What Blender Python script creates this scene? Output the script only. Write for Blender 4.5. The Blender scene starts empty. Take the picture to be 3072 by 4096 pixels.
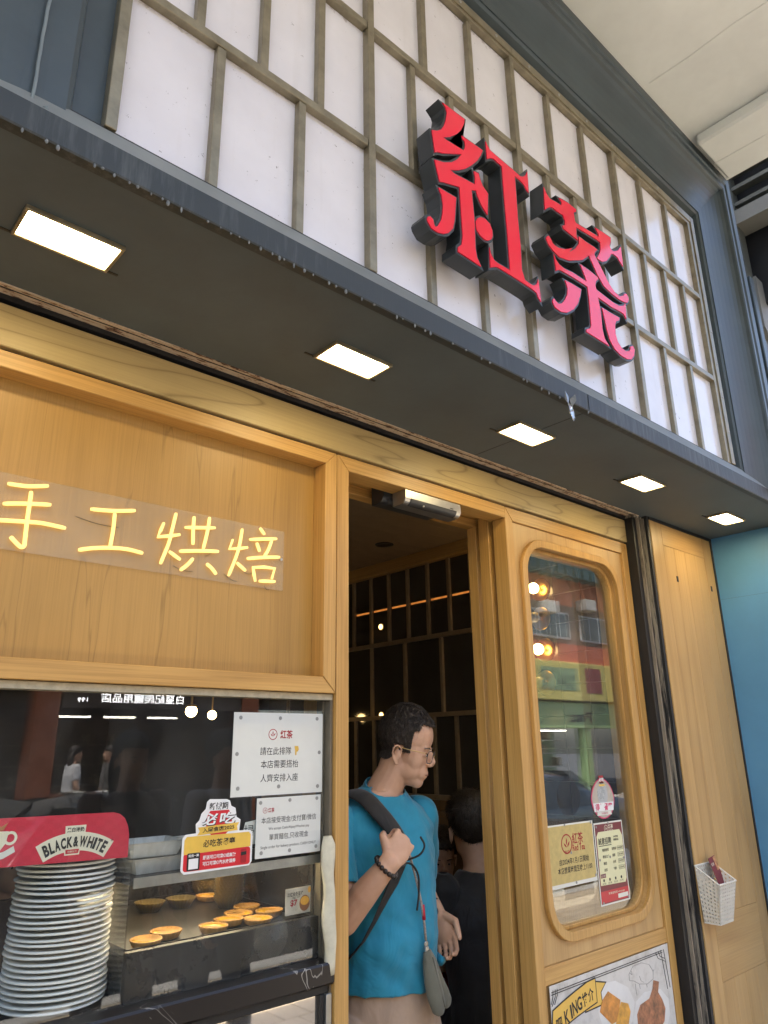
import bpy, bmesh, math, random
from mathutils import Vector, Matrix, noise as mnoise
random.seed(11)
R = math.radians
SC = bpy.context.scene
COL = SC.collection

# ------------------------------------------------------------------ camera
def make_camera():
    yaw, pitch, roll = 0.73465975, 0.31206994, -0.01527675
    f = Vector((math.sin(yaw)*math.cos(pitch), math.cos(yaw)*math.cos(pitch), math.sin(pitch)))
    r0 = Vector((math.cos(yaw), -math.sin(yaw), 0)); u0 = r0.cross(f)
    r = r0*math.cos(roll) + u0*math.sin(roll); u = u0*math.cos(roll) - r0*math.sin(roll)
    cd = bpy.data.cameras.new('camera'); co = bpy.data.objects.new('camera', cd); COL.objects.link(co)
    m = Matrix(((r.x, u.x, -f.x, 0), (r.y, u.y, -f.y, 0), (r.z, u.z, -f.z, 1.62), (0, 0, 0, 1)))
    co.matrix_world = m
    cd.sensor_fit = 'VERTICAL'; cd.sensor_height = 36; cd.lens = 25.586
    cd.clip_start = .05; cd.clip_end = 600
    SC.camera = co
make_camera()

# ------------------------------------------------------------------ light
SUN_TO = Vector((-.24, .24, .94)).normalized()
wd = bpy.data.worlds.new('World'); SC.world = wd; wd.use_nodes = True
nt = wd.node_tree; bg = nt.nodes['Background']
sky = nt.nodes.new('ShaderNodeTexSky'); sky.sky_type = 'NISHITA'; sky.sun_disc = False
sky.sun_elevation = math.asin(SUN_TO.z); sky.sun_rotation = math.atan2(SUN_TO.x, SUN_TO.y)
sky.air_density = 1.0; sky.dust_density = 3.0; sky.ozone_density = 1.0
nt.links.new(sky.outputs[0], bg.inputs[0]); bg.inputs[1].default_value = .15
sl = bpy.data.lights.new('sun', 'SUN'); sl.energy = 4.5; sl.angle = R(.6); sl.color = (1, .95, .87)
so = bpy.data.objects.new('sun', sl); COL.objects.link(so)
so.rotation_euler = SUN_TO.to_track_quat('Z', 'Y').to_euler()
SC.view_settings.view_transform = 'Standard'; SC.view_settings.look = 'None'
SC.view_settings.exposure = 2.45; SC.view_settings.gamma = 1.0; SC.view_settings.use_curve_mapping = False
SC.render.engine = 'CYCLES'
SC.cycles.use_denoising = True
try: SC.cycles.denoiser = 'OPENIMAGEDENOISE'
except Exception: pass
SC.cycles.max_bounces = 7; SC.cycles.diffuse_bounces = 4; SC.cycles.glossy_bounces = 3
SC.cycles.transmission_bounces = 6; SC.cycles.transparent_max_bounces = 16
SC.cycles.sample_clamp_indirect = 6.0
SC.cycles.caustics_reflective = False; SC.cycles.caustics_refractive = False

# ------------------------------------------------------------------ mesh helpers
class MB:
    def __init__(s): s.v = []; s.f = []
    def add(s, vs, fs):
        b = len(s.v); s.v += [tuple(p) for p in vs]; s.f += [tuple(i+b for i in f) for f in fs]; return s
    def box(s, x0, x1, y0, y1, z0, z1):
        return s.add([(x0,y0,z0),(x1,y0,z0),(x1,y1,z0),(x0,y1,z0),(x0,y0,z1),(x1,y0,z1),(x1,y1,z1),(x0,y1,z1)],
                     [(0,3,2,1),(4,5,6,7),(0,1,5,4),(1,2,6,5),(2,3,7,6),(3,0,4,7)])
    def obox(s, M, sx, sy, sz):
        vs = [M @ Vector((a*sx, b*sy, c*sz)) for c in (-.5,.5) for b in (-.5,.5) for a in (-.5,.5)]
        return s.add(vs, [(0,2,3,1),(4,5,7,6),(0,1,5,4),(1,3,7,5),(3,2,6,7),(2,0,4,6)])
    def prism(s, pts, y0, y1):
        # polygon in x,z extruded from y0 (front) to y1 (back)
        a = sum(pts[i][0]*pts[(i+1) % len(pts)][1]-pts[(i+1) % len(pts)][0]*pts[i][1] for i in range(len(pts)))
        if a < 0: pts = pts[::-1]
        n = len(pts)
        vs = [(x, y0, z) for x, z in pts] + [(x, y1, z) for x, z in pts]
        return s.add(vs, [tuple(range(n)), tuple(range(2*n-1, n-1, -1))] + [(i, i+n, (i+1) % n+n, (i+1) % n) for i in range(n)])
    def extr(s, pts, axis, a0, a1):
        # profile polygon pts extruded along axis ('x': pts=(y,z); 'z': pts=(x,y))
        n = len(pts)
        mk = {'x': lambda p, a: (a, p[0], p[1]), 'z': lambda p, a: (p[0], p[1], a), 'y': lambda p, a: (p[0], a, p[1])}[axis]
        vs = [mk(p, a0) for p in pts]+[mk(p, a1) for p in pts]
        return s.add(vs, [tuple(range(n))[::-1], tuple(range(n, 2*n))]+[(i, (i+1) % n, (i+1) % n+n, i+n) for i in range(n)])
    def tube(s, path, r, n=8, cap=True, flat=None):
        P = [Vector(p) for p in path]; m = len(P)
        rs = r if isinstance(r, (list, tuple)) else [r]*m
        T = []
        for i in range(m):
            t = (P[min(i+1, m-1)]-P[max(i-1, 0)]); T.append(t.normalized() if t.length > 1e-9 else Vector((0,0,1)))
        u = T[0].orthogonal().normalized() if flat is None else Vector(flat)
        b = len(s.v)
        for i in range(m):
            uu = u if flat is None else Vector(flat)
            uu = (uu - T[i]*uu.dot(T[i]))
            uu = uu.normalized() if uu.length > 1e-6 else T[i].orthogonal().normalized()
            if flat is None: u = uu
            w = T[i].cross(uu)
            ra, rb = rs[i] if isinstance(rs[i], (list, tuple)) else (rs[i], rs[i])
            for k in range(n):
                a = 2*math.pi*k/n
                s.v.append(tuple(P[i]+uu*(ra*math.cos(a))+w*(rb*math.sin(a))))
        for i in range(m-1):
            for k in range(n):
                s.f.append((b+i*n+k, b+i*n+(k+1) % n, b+(i+1)*n+(k+1) % n, b+(i+1)*n+k))
        if cap:
            s.f.append(tuple(b+k for k in range(n))[::-1]); s.f.append(tuple(b+(m-1)*n+k for k in range(n)))
        return s
    def lathe(s, prof, n=24, c=(0,0,0), flute=0, nfl=18, axis='z'):
        b = len(s.v); c = Vector(c)
        for (r, z) in prof:
            for k in range(n):
                a = 2*math.pi*k/n
                rr = r*(1+flute*math.cos(a*nfl)) if flute else r
                p = (rr*math.cos(a), rr*math.sin(a), z)
                if axis == 'y': p = (p[0], p[2], p[1])
                if axis == 'x': p = (p[2], p[0], p[1])
                s.v.append(tuple(c+Vector(p)))
        for i in range(len(prof)-1):
            for k in range(n):
                s.f.append((b+i*n+k, b+i*n+(k+1) % n, b+(i+1)*n+(k+1) % n, b+(i+1)*n+k))
        s.f.append(tuple(b+k for k in range(n))[::-1]); s.f.append(tuple(b+(len(prof)-1)*n+k for k in range(n)))
        return s
    def ell(s, c, r, rot=None, nu=12, nv=8):
        c = Vector(c); vs = []; fs = []
        M = rot if rot is not None else Matrix.Identity(3)
        for j in range(1, nv):
            th = math.pi*j/nv
            for i in range(nu):
                ph = 2*math.pi*i/nu
                vs.append(c+M @ Vector((r[0]*math.sin(th)*math.cos(ph), r[1]*math.sin(th)*math.sin(ph), r[2]*math.cos(th))))
        t = len(vs); vs += [c+M @ Vector((0,0,r[2])), c-M @ Vector((0,0,r[2]))]
        for j in range(nv-2):
            for i in range(nu): fs.append((j*nu+i, (j+1)*nu+i, (j+1)*nu+(i+1) % nu, j*nu+(i+1) % nu))
        for i in range(nu): fs += [(t, i, (i+1) % nu), (t+1, (nv-2)*nu+(i+1) % nu, (nv-2)*nu+i)]
        return s.add(vs, fs)

def W(o):
    w = Vector((0,0,0))
    while o is not None: w += o.location; o = o.parent
    return w
def link(name, me, mat, parent=None, smooth=False):
    o = bpy.data.objects.new(name, me); COL.objects.link(o)
    if mat is not None and not me.materials: me.materials.append(mat)
    if parent is not None: o.parent = parent; o.location = -W(parent)
    if smooth:
        for p in me.polygons: p.use_smooth = True
    return o
def build(mb, name, mat, parent=None, smooth=False, bevel=0, seg=1, fix=True):
    me = bpy.data.meshes.new(name); me.from_pydata(mb.v, [], mb.f); me.update()
    bm = bmesh.new(); bm.from_mesh(me)
    if fix: bmesh.ops.recalc_face_normals(bm, faces=bm.faces)
    if bevel:
        es = [e for e in bm.edges if len(e.link_faces) == 2 and e.calc_face_angle(0) > .5]
        bmesh.ops.bevel(bm, geom=es, offset=bevel, segments=seg, affect='EDGES', profile=.5, clamp_overlap=True)
    bm.to_mesh(me); bm.free()
    return link(name, me, mat, parent, smooth)
def tag(o, label, cat, group=None):
    o['label'] = label; o['category'] = cat
    if group: o['group'] = group
    return o
def struct(o, kind='structure'): o['kind'] = kind; return o
def thing(name, loc, label, cat, group=None):
    o = bpy.data.objects.new(name, None); COL.objects.link(o); o.location = loc; o.empty_display_size = .05
    return tag(o, label, cat, group)
def box(name, mat, parent, b, bevel=0.0015): return build(MB().box(*b), name, mat, parent, bevel=bevel)

# ------------------------------------------------------------------ material helpers
def N(nt, t, **kw):
    n = nt.nodes.new('ShaderNode'+t)
    for k, v in kw.items():
        if k.startswith('i_'):
            key = k[2:]; key = int(key) if key.isdigit() else key.replace('_', ' ')
            n.inputs[key].default_value = v
        else: setattr(n, k, v)
    return n
def base(name):
    m = bpy.data.materials.new(name); m.use_nodes = True; nt = m.node_tree
    return m, nt, nt.nodes['Principled BSDF']
def ramp(nt, src, stops):
    r = N(nt, 'ValToRGB'); e = r.color_ramp.elements
    e[0].position, e[0].color = stops[0][0], (*stops[0][1], 1); e[1].position, e[1].color = stops[1][0], (*stops[1][1], 1)
    for p, c in stops[2:]: x = e.new(p); x.color = (*c, 1)
    nt.links.new(src, r.inputs[0]); return r.outputs[0]
def mixc(nt, fac, a, b, mode='MIX'):
    m = N(nt, 'Mix', data_type='RGBA', blend_type=mode)
    for sock, v in ((m.inputs[0], fac), (m.inputs[6], a), (m.inputs[7], b)):
        if hasattr(v, 'is_linked'): nt.links.new(v, sock)
        elif isinstance(v, (int, float)): sock.default_value = v
        else: sock.default_value = (*v, 1)
    return m.outputs[2]
def coords(nt, scale=(1,1,1), rnd=0.0):
    tc = N(nt, 'TexCoord'); out = tc.outputs['Object']
    if rnd:
        oi = N(nt, 'ObjectInfo'); ml = N(nt, 'Math', operation='MULTIPLY', i_1=rnd); nt.links.new(oi.outputs['Random'], ml.inputs[0])
        ad = N(nt, 'VectorMath', operation='ADD'); nt.links.new(out, ad.inputs[0]); nt.links.new(ml.outputs[0], ad.inputs[1]); out = ad.outputs[0]
    mp = N(nt, 'Mapping'); mp.inputs['Scale'].default_value = scale; nt.links.new(out, mp.inputs[0]); return mp.outputs[0]
def nz(nt, vec, scale, detail=4, rough=.6, dist=0): 
    n = N(nt, 'TexNoise', i_Scale=scale, i_Detail=detail, i_Roughness=rough, i_Distortion=dist); nt.links.new(vec, n.inputs['Vector']); return n.outputs[0]
def bump(nt, h, strength, dist, bs):
    b = N(nt, 'Bump', i_Strength=strength, i_Distance=dist); nt.links.new(h, b.inputs['Height']); nt.links.new(b.outputs[0], bs.inputs['Normal'])
def M(name, col, rough=.5, metal=0, var=.12, vs=6, grain=0, gs=120, spec=.5, coat=0, emit=None, es=0):
    m, nt, bs = base(name)
    v = coords(nt)
    n = nz(nt, v, vs, 5, .65)
    lo = tuple(c*(1-var) for c in col); hi = tuple(min(1, c*(1+var)) for c in col)
    c = ramp(nt, n, [(.3, lo), (.7, hi)])
    nt.links.new(c, bs.inputs['Base Color'])
    rr = N(nt, 'MapRange'); rr.inputs[3].default_value = max(.02, rough-.1*min(1, rough*2)); rr.inputs[4].default_value = min(1, rough+.1)
    nt.links.new(n, rr.inputs[0]); nt.links.new(rr.outputs[0], bs.inputs['Roughness'])
    bs.inputs['Metallic'].default_value = metal; bs.inputs['Specular IOR Level'].default_value = spec
    bs.inputs['Coat Weight'].default_value = coat
    if grain: bump(nt, nz(nt, v, gs, 3), grain, .002, bs)
    if emit: bs.inputs['Emission Color'].default_value = (*emit, 1); bs.inputs['Emission Strength'].default_value = es
    return m
def wood(name, axis, lo, mid, hi, ring=10, vein=0, rough=.42, k=1.0, fib=.5, sharp=2.2):
    m, nt, bs = base(name)
    ln = {'x': (.55, 4.5, 4.5), 'y': (4.5, .35, 4.5), 'z': (4.5, 4.5, .35)}[axis]
    ff = {'x': (3, 220, 220), 'y': (220, 3, 220), 'z': (220, 220, 3)}[axis]
    v = coords(nt, tuple(a*k for a in ln), 9.0)
    n1 = nz(nt, v, 1.0, 2, .5, .6)
    mu = N(nt, 'Math', operation='MULTIPLY', i_1=float(ring)); nt.links.new(n1, mu.inputs[0])
    fr = N(nt, 'Math', operation='PINGPONG', i_1=1.0); nt.links.new(mu.outputs[0], fr.inputs[0])
    pw = N(nt, 'Math', operation='POWER', i_1=float(sharp)); nt.links.new(fr.outputs[0], pw.inputs[0])
    c = ramp(nt, pw.outputs[0], [(0, hi), (.55, mid), (1, lo)])
    v2 = coords(nt, ff, 9.0); n2 = nz(nt, v2, 1.0, 3, .7)
    c = mixc(nt, fib, c, ramp(nt, n2, [(.34, tuple(x*.82 for x in lo)), (.60, hi)]))
    n3 = nz(nt, coords(nt, (1,1,1), 5.0), 2.2, 3)
    c = mixc(nt, .5, c, ramp(nt, n3, [(.3, (.44,.44,.43)), (.7, (.57,.57,.57))]), 'OVERLAY')
    if vein:
        vv = coords(nt, {'x': (.5, 8, 8), 'z': (7, 7, .5), 'y': (8, .5, 8)}[axis], 3.0)
        n4 = nz(nt, vv, 1.0, 4, .55, .25)
        s4 = N(nt, 'Math', operation='SUBTRACT', i_1=.5); nt.links.new(n4, s4.inputs[0])
        a4 = N(nt, 'Math', operation='ABSOLUTE'); nt.links.new(s4.outputs[0], a4.inputs[0])
        f4 = N(nt, 'MapRange'); f4.inputs[1].default_value = 0; f4.inputs[2].default_value = .007; f4.inputs[3].default_value = vein; f4.inputs[4].default_value = 0
        nt.links.new(a4.outputs[0], f4.inputs[0])
        c = mixc(nt, f4.outputs[0], c, tuple(x*.62 for x in lo))
    # handling dirt and small knocks
    n5 = nz(nt, coords(nt, (1,1,1), 4.0), 38, 4, .7)
    f5 = N(nt, 'MapRange'); f5.inputs[1].default_value = .735; f5.inputs[2].default_value = .83; f5.inputs[3].default_value = 0; f5.inputs[4].default_value = .6
    nt.links.new(n5, f5.inputs[0]); c = mixc(nt, f5.outputs[0], c, tuple(x*.4 for x in lo))
    nt.links.new(c, bs.inputs['Base Color']); bs.inputs['Roughness'].default_value = rough
    bump(nt, n2, .25, .0006, bs)
    return m
def emis(name, col, s, tip=None):
    m, nt, bs = base(name)
    n = nz(nt, coords(nt), 30, 2); c = ramp(nt, n, [(.2, col), (.8, tip or col)])
    bs.inputs['Base Color'].default_value = (col[0]*.4, col[1]*.4, col[2]*.4, 1); nt.links.new(c, bs.inputs['Emission Color']); bs.inputs['Emission Strength'].default_value = s
    return m
def glass(name, tint=(.97,.985,.98), rough=.0, dirt=.04, ior=1.62):
    m, nt, bs = base(name); nt.nodes.remove(bs)
    tr = N(nt, 'BsdfTransparent'); tr.inputs[0].default_value = (*tint, 1)
    gl = N(nt, 'BsdfGlossy', i_Roughness=rough); gl.inputs[0].default_value = (1,1,1,1)
    fr = N(nt, 'Fresnel', i_IOR=ior); mx = N(nt, 'MixShader')
    ge = N(nt, 'NewGeometry'); om = N(nt, 'Math', operation='SUBTRACT', i_0=1.0); nt.links.new(ge.outputs['Backfacing'], om.inputs[1])
    fm = N(nt, 'Math', operation='MULTIPLY'); nt.links.new(fr.outputs[0], fm.inputs[0]); nt.links.new(om.outputs[0], fm.inputs[1])   # the far face of a pane would otherwise mirror totally
    nt.links.new(fm.outputs[0], mx.inputs[0]); nt.links.new(tr.outputs[0], mx.inputs[1]); nt.links.new(gl.outputs[0], mx.inputs[2])
    df = N(nt, 'BsdfDiffuse'); df.inputs[0].default_value = (.6,.6,.57,1)
    n = nz(nt, coords(nt, (1,1,.4)), 9, 5, .7)
    mr = N(nt, 'MapRange'); mr.inputs[1].default_value = .4; mr.inputs[2].default_value = .8; mr.inputs[3].default_value = dirt*.15; mr.inputs[4].default_value = dirt
    nt.links.new(n, mr.inputs[0]); m2 = N(nt, 'MixShader')
    nt.links.new(mr.outputs[0], m2.inputs[0]); nt.links.new(mx.outputs[0], m2.inputs[1]); nt.links.new(df.outputs[0], m2.inputs[2])
    nt.links.new(m2.outputs[0], nt.nodes['Material Output'].inputs[0])
    return m

# ------------------------------------------------------------------ materials
OAK_V = wood('oak_vertical', 'z', (.40,.210,.052), (.52,.285,.078), (.58,.335,.102), ring=7)
OAK_H = wood('oak_horizontal', 'x', (.40,.210,.052), (.52,.285,.078), (.58,.335,.102), ring=7)
OAK_Y = wood('oak_depth', 'y', (.40,.215,.06), (.48,.28,.08), (.55,.33,.11), ring=7)
ASH_H = wood('ash_frieze', 'x', (.27,.19,.08), (.45,.33,.145), (.49,.365,.165), ring=20, k=1.3, fib=.18, sharp=4)
VENEER = wood('veneer_panel', 'z', (.34,.188,.044), (.405,.228,.056), (.44,.252,.067), ring=3, vein=.5, fib=.4)
PALE_V = wood('pale_board', 'z', (.43,.25,.088), (.52,.315,.115), (.57,.355,.14), ring=7, fib=.3)
PALE_H = wood('pale_board_across', 'x', (.43,.25,.088), (.52,.315,.115), (.57,.355,.14), ring=7, fib=.3)
GOLD = M('bronze_anodised', (.27,.235,.160), .36, .6, .25, 18, .15, 200)
FRAME = M('slate_paint', (.052,.071,.080), .42, 0, .18, 5, .12, 60)
SOFFIT = M('charcoal_soffit', (.078,.100,.110), .6, 0, .22, 2.2, .15, 90)
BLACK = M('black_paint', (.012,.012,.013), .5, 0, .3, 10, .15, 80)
BLACKG = M('black_letter_return', (.030,.035,.037), .38, 0, .15, 8)
DARKG = M('dark_outline', (.030,.040,.042), .4, 0, .15, 8)
RED = M('red_acrylic_face', (.90,.012,.050), .07, 0, .04, 4, .05, 5, .5, 0)
SILVER = M('brushed_aluminium', (.50,.49,.46), .34, .9, .1, 30)
STEEL = M('steel', (.42,.42,.40), .35, .9, .15, 20)
DGREY = M('dark_grey_plastic', (.035,.037,.04), .35, 0, .1, 20)
WHITEP = M('white_plastic', (.74,.70,.60), .4, 0, .06, 10)
PAPER = M('paper', (.70,.70,.62), .35, 0, .05, 5)
PAPERB = M('paper_plain', (.66,.67,.62), .35, 0, .05, 5)
INK = M('ink_black', (.012,.012,.012), .5, 0, .1, 10)
INKR = M('ink_red', (.36,.012,.02), .5, 0, .1, 10)
INKW = M('ink_white', (.80,.80,.78), .45, 0, .04, 10)
PRED = M('print_red', (.50,.018,.035), .35, 0, .06, 20)
PRED2 = M('print_scarlet', (.62,.02,.03), .35, 0, .04, 10)
PGOLD = M('print_gold', (.75,.48,.08), .3, 0, .2, 6)
PMAROON = M('print_maroon', (.17,.022,.034), .4, 0, .1, 10)
PYEL = M('print_pale_yellow', (.72,.70,.42), .4, 0, .04, 10)
PCREAM = M('print_cream', (.78,.73,.56), .4, 0, .04, 10)
PTAN = M('print_tan', (.52,.40,.14), .4, 0, .14, 40)
BLUEW = M('blue_wall_paint', (.088,.265,.47), .5, 0, .08, 3, .08, 40)
MARBLE = None
CONC = M('painted_concrete', (.74,.77,.74), .8, 0, .12, 1.6, .3, 25)
CERAM = M('white_ceramic', (.86,.85,.79), .12, 0, .03, 8)
BROWNW = M('ceiling_board', (.30,.22,.145), .5, 0, .15, 12)
BARM = M('bronze_bar', (.34,.25,.15), .45, .2, .15, 20)
TILE = M('dark_green_tile', (.030,.036,.028), .12, 0, .2, 4)
GROUT = M('pale_grout', (.40,.38,.30), .8, 0, .1, 20)
CLOTH = M('foam_wrap', (.60,.56,.42), .8, 0, .12, 30, .4, 60)
RUBBER = M('rubber', (.015,.015,.015), .7)
GLASS = glass('window_glass')
GLASSC = glass('clear_acrylic', (.95,.95,.94), .02, .05, 1.46)
LAMPW = emis('downlight_diffuser', (1, .78, .40), 9, (1, .82, .46))
NEONM = emis('warm_neon_tube', (1, .65, .19), .31, (1, .69, .22))

def panel_mat():
    m, nt, bs = base('dusty_white_acrylic')
    v = coords(nt, (1,1,1), 6.0)
    n1 = nz(nt, v, 5, 4); c = ramp(nt, n1, [(.25, (.68,.665,.695)), (.75, (.785,.77,.80))])
    n2 = nz(nt, v, 60, 5, .75)
    f = N(nt, 'MapRange'); f.inputs[1].default_value = .66; f.inputs[2].default_value = .70; f.inputs[4].default_value = .85
    nt.links.new(n2, f.inputs[0]); c = mixc(nt, f.outputs[0], c, (.10,.09,.08))
    n3 = nz(nt, coords(nt, (30, 30, 2.5), 6.0), 1, 4); f3 = N(nt, 'MapRange'); f3.inputs[1].default_value = .6; f3.inputs[2].default_value = .85; f3.inputs[4].default_value = .22
    nt.links.new(n3, f3.inputs[0]); c = mixc(nt, f3.outputs[0], c, (.50,.45,.40))
    tg = N(nt, 'TexCoord'); sp = N(nt, 'SeparateXYZ'); nt.links.new(tg.outputs['Generated'], sp.inputs[0])
    def edge(i):
        a = N(nt, 'Math', operation='SUBTRACT', i_1=.5); nt.links.new(sp.outputs[i], a.inputs[0]); b = N(nt, 'Math', operation='ABSOLUTE'); nt.links.new(a.outputs[0], b.inputs[0]); return b.outputs[0]
    mxm = N(nt, 'Math', operation='MAXIMUM'); nt.links.new(edge(0), mxm.inputs[0]); nt.links.new(edge(2), mxm.inputs[1])
    er = N(nt, 'MapRange'); er.inputs[1].default_value = .40; er.inputs[2].default_value = .50; er.inputs[4].default_value = .30; nt.links.new(mxm.outputs[0], er.inputs[0])
    n6 = nz(nt, v, 42, 5, .8); ad = N(nt, 'Math', operation='ADD'); nt.links.new(n6, ad.inputs[0]); nt.links.new(er.outputs[0], ad.inputs[1])
    f6 = N(nt, 'MapRange'); f6.inputs[1].default_value = .74; f6.inputs[2].default_value = .84; f6.inputs[4].default_value = .55; nt.links.new(ad.outputs[0], f6.inputs[0])
    c = mixc(nt, f6.outputs[0], c, (.30,.26,.21))
    oi = N(nt, 'ObjectInfo'); c = mixc(nt, .35, c, ramp(nt, oi.outputs['Random'], [(0, (.44,.43,.43)), (1, (.56,.56,.57))]), 'OVERLAY')
    nt.links.new(c, bs.inputs['Base Color'])
    rr = N(nt, 'MapRange'); rr.inputs[3].default_value = .06; rr.inputs[4].default_value = .3; nt.links.new(n1, rr.inputs[0]); nt.links.new(rr.outputs[0], bs.inputs['Roughness'])
    bump(nt, nz(nt, v, 3, 1), .08, .02, bs)
    return m
PANELW = panel_mat()
def lip_mat():
    m, nt, bs = base('drip_stained_fascia')
    n = nz(nt, coords(nt, (60, 60, 6)), 1, 4, .7); n0 = nz(nt, coords(nt), 1.3, 2)
    mu = N(nt, 'Math', operation='MULTIPLY'); nt.links.new(n, mu.inputs[0]); nt.links.new(n0, mu.inputs[1])
    f = N(nt, 'MapRange'); f.inputs[1].default_value = .26; f.inputs[2].default_value = .48; f.inputs[4].default_value = .28; nt.links.new(mu.outputs[0], f.inputs[0])
    c = mixc(nt, f.outputs[0], (.030,.037,.039), (.24,.26,.26))
    nt.links.new(c, bs.inputs['Base Color']); bs.inputs['Roughness'].default_value = .55
    bump(nt, n, .3, .002, bs); return m
LIPM = lip_mat()
def rust_mat():
    m, nt, bs = base('flaking_rail_paint')
    n = nz(nt, coords(nt, (8, 30, 30)), 3, 6, .7)
    c = ramp(nt, n, [(.36, (.05,.03,.02)), (.42, (.22,.10,.05)), (.46, (.50,.39,.28)), (.75, (.60,.50,.38))])
    nt.links.new(c, bs.inputs['Base Color']); bs.inputs['Roughness'].default_value = .75; bump(nt, n, .6, .003, bs); return m
RUST = rust_mat()
def marble_mat():
    m, nt, bs = base('black_veined_marble')
    n = nz(nt, coords(nt, (1,1,1)), 3.2, 5, .6, 1.2)
    s = N(nt, 'Math', operation='SUBTRACT', i_1=.5); nt.links.new(n, s.inputs[0]); a = N(nt, 'Math', operation='ABSOLUTE'); nt.links.new(s.outputs[0], a.inputs[0])
    f = N(nt, 'MapRange'); f.inputs[2].default_value = .006; f.inputs[3].default_value = .9; f.inputs[4].default_value = 0; nt.links.new(a.outputs[0], f.inputs[0])
    g = nz(nt, coords(nt), 2.2, 2); h = N(nt, 'MapRange'); h.inputs[1].default_value = .42; h.inputs[2].default_value = .52; nt.links.new(g, h.inputs[0])
    k = N(nt, 'Math', operation='MULTIPLY'); nt.links.new(f.outputs[0], k.inputs[0]); nt.links.new(h.outputs[0], k.inputs[1])
    c = mixc(nt, k.outputs[0], (.020,.017,.016), (.5,.47,.42)); nt.links.new(c, bs.inputs['Base Color']); bs.inputs['Roughness'].default_value = .28; bs.inputs['Specular IOR Level'].default_value = .3; return m
MARBLE = marble_mat()
def peel_mat():
    m, nt, bs = base('black_frame_worn_to_metal')
    n = nz(nt, coords(nt, (60, 60, 4)), 1, 5, .75)
    c = ramp(nt, n, [(.46, (.30,.26,.20)), (.52, (.14,.12,.10)), (.58, (.02,.02,.02)), (.8, (.015,.015,.016))])
    nt.links.new(c, bs.inputs['Base Color']); bs.inputs['Roughness'].default_value = .5; bump(nt, n, .4, .002, bs); return m
PEEL = peel_mat()
def edge_mat():
    m, nt, bs = base('worn_guide_edge')
    n = nz(nt, coords(nt, (40, 40, 5)), 1, 5, .75)
    c = ramp(nt, n, [(.30, (.03,.028,.025)), (.40, (.22,.18,.14)), (.6, (.34,.29,.22)), (.8, (.40,.36,.30))])
    nt.links.new(c, bs.inputs['Base Color']); bs.inputs['Roughness'].default_value = .6; bs.inputs['Metallic'].default_value = .2; return m
EDGEW = edge_mat()

# ------------------------------------------------------------------ lettering
TMP = bpy.data.scenes.new('lettering_workshop')   # small scene so that evaluation stays cheap
def evaluated_mesh(o):
    TMP.collection.objects.link(o)
    with bpy.context.temp_override(scene=TMP, view_layer=TMP.view_layers[0]):
        dg = bpy.context.evaluated_depsgraph_get(); dg.update()
    me = bpy.data.meshes.new_from_object(o.evaluated_get(dg)); bpy.data.objects.remove(o); return me
def text_mesh(s, bold=0.0):
    c = bpy.data.curves.new('lettering', 'FONT'); c.body = s; c.offset = bold; c.resolution_u = 3
    o = bpy.data.objects.new('lettering_tmp', c); me = evaluated_mesh(o); bpy.data.curves.remove(c)
    return me
def text(s, cx, cz, w, h, y, mat, parent, ang=0, bold=0.0, shear=0.0, name='lettering'):
    """flat print facing -y; fitted to width w (and height h if given) around (cx, cz)"""
    me = text_mesh(s, bold)
    if not me.vertices: return None
    xs = [v.co.x for v in me.vertices]; ys = [v.co.y for v in me.vertices]
    x0, x1, y0, y1 = min(xs), max(xs), min(ys), max(ys)
    sx = w/(x1-x0) if w else None; sy = h/(y1-y0) if h else None
    sx = sx or sy; sy = sy or sx
    ca, sa = math.cos(ang), math.sin(ang)
    for v in me.vertices:
        a = (v.co.x-(x0+x1)/2)*sx; b = (v.co.y-(y0+y1)/2)*sy; a += b*shear
        v.co = (cx+a*ca-b*sa, y, cz+a*sa+b*ca)
    return link(name, me, mat, parent)
def sheet(name, pts, y, mat, parent, t=.0006): return build(MB().prism(pts, y, y+t), name, mat, parent)
def rrect(x0, x1, z0, z1, r, n=5):
    P = []
    for cx, cz, a0 in ((x1-r, z1-r, 0), (x0+r, z1-r, 90), (x0+r, z0+r, 180), (x1-r, z0+r, 270)):
        for k in range(n+1): a = R(a0+90*k/n); P.append((cx+r*math.cos(a), cz+r*math.sin(a)))
    return P
def disc(cx, cz, r, n=12, rz=None): return [(cx+r*math.cos(2*math.pi*k/n), cz+(rz or r)*math.sin(2*math.pi*k/n)) for k in range(n)]
def logo(cx, cz, r, y, mat, parent, bg):
    """round tea leaf emblem: ring with three leaves"""
    n = 28
    ring = MB(); P = disc(cx, cz, r, n); Q = disc(cx, cz, r*.86, n)
    ring.add([(a, y, b) for a, b in P]+[(a, y, b) for a, b in Q], [(i, (i+1) % n, n+(i+1) % n, n+i) for i in range(n)])
    o = build(ring, 'emblem', mat, parent)
    lf = MB()
    for dx, dz, ang, L in ((0, -.15, 90, .8), (0, -.35, 140, .72), (.05, -.35, 48, .8)):
        a = R(ang); d = (math.cos(a), math.sin(a)); p = (-d[1], d[0])
        pts = [(0, 0), (.3, .13), (.6, .15), (1, 0), (.6, -.12), (.3, -.1)]
        vs = [(cx+r*(dx+L*(u*d[0]+w*p[0])), y-.0001, cz+r*(dz+L*(u*d[1]+w*p[1]))) for u, w in pts]
        lf.add(vs, [tuple(range(6))])
    build(lf, 'leaf_mark', mat, o)
    return o

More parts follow.
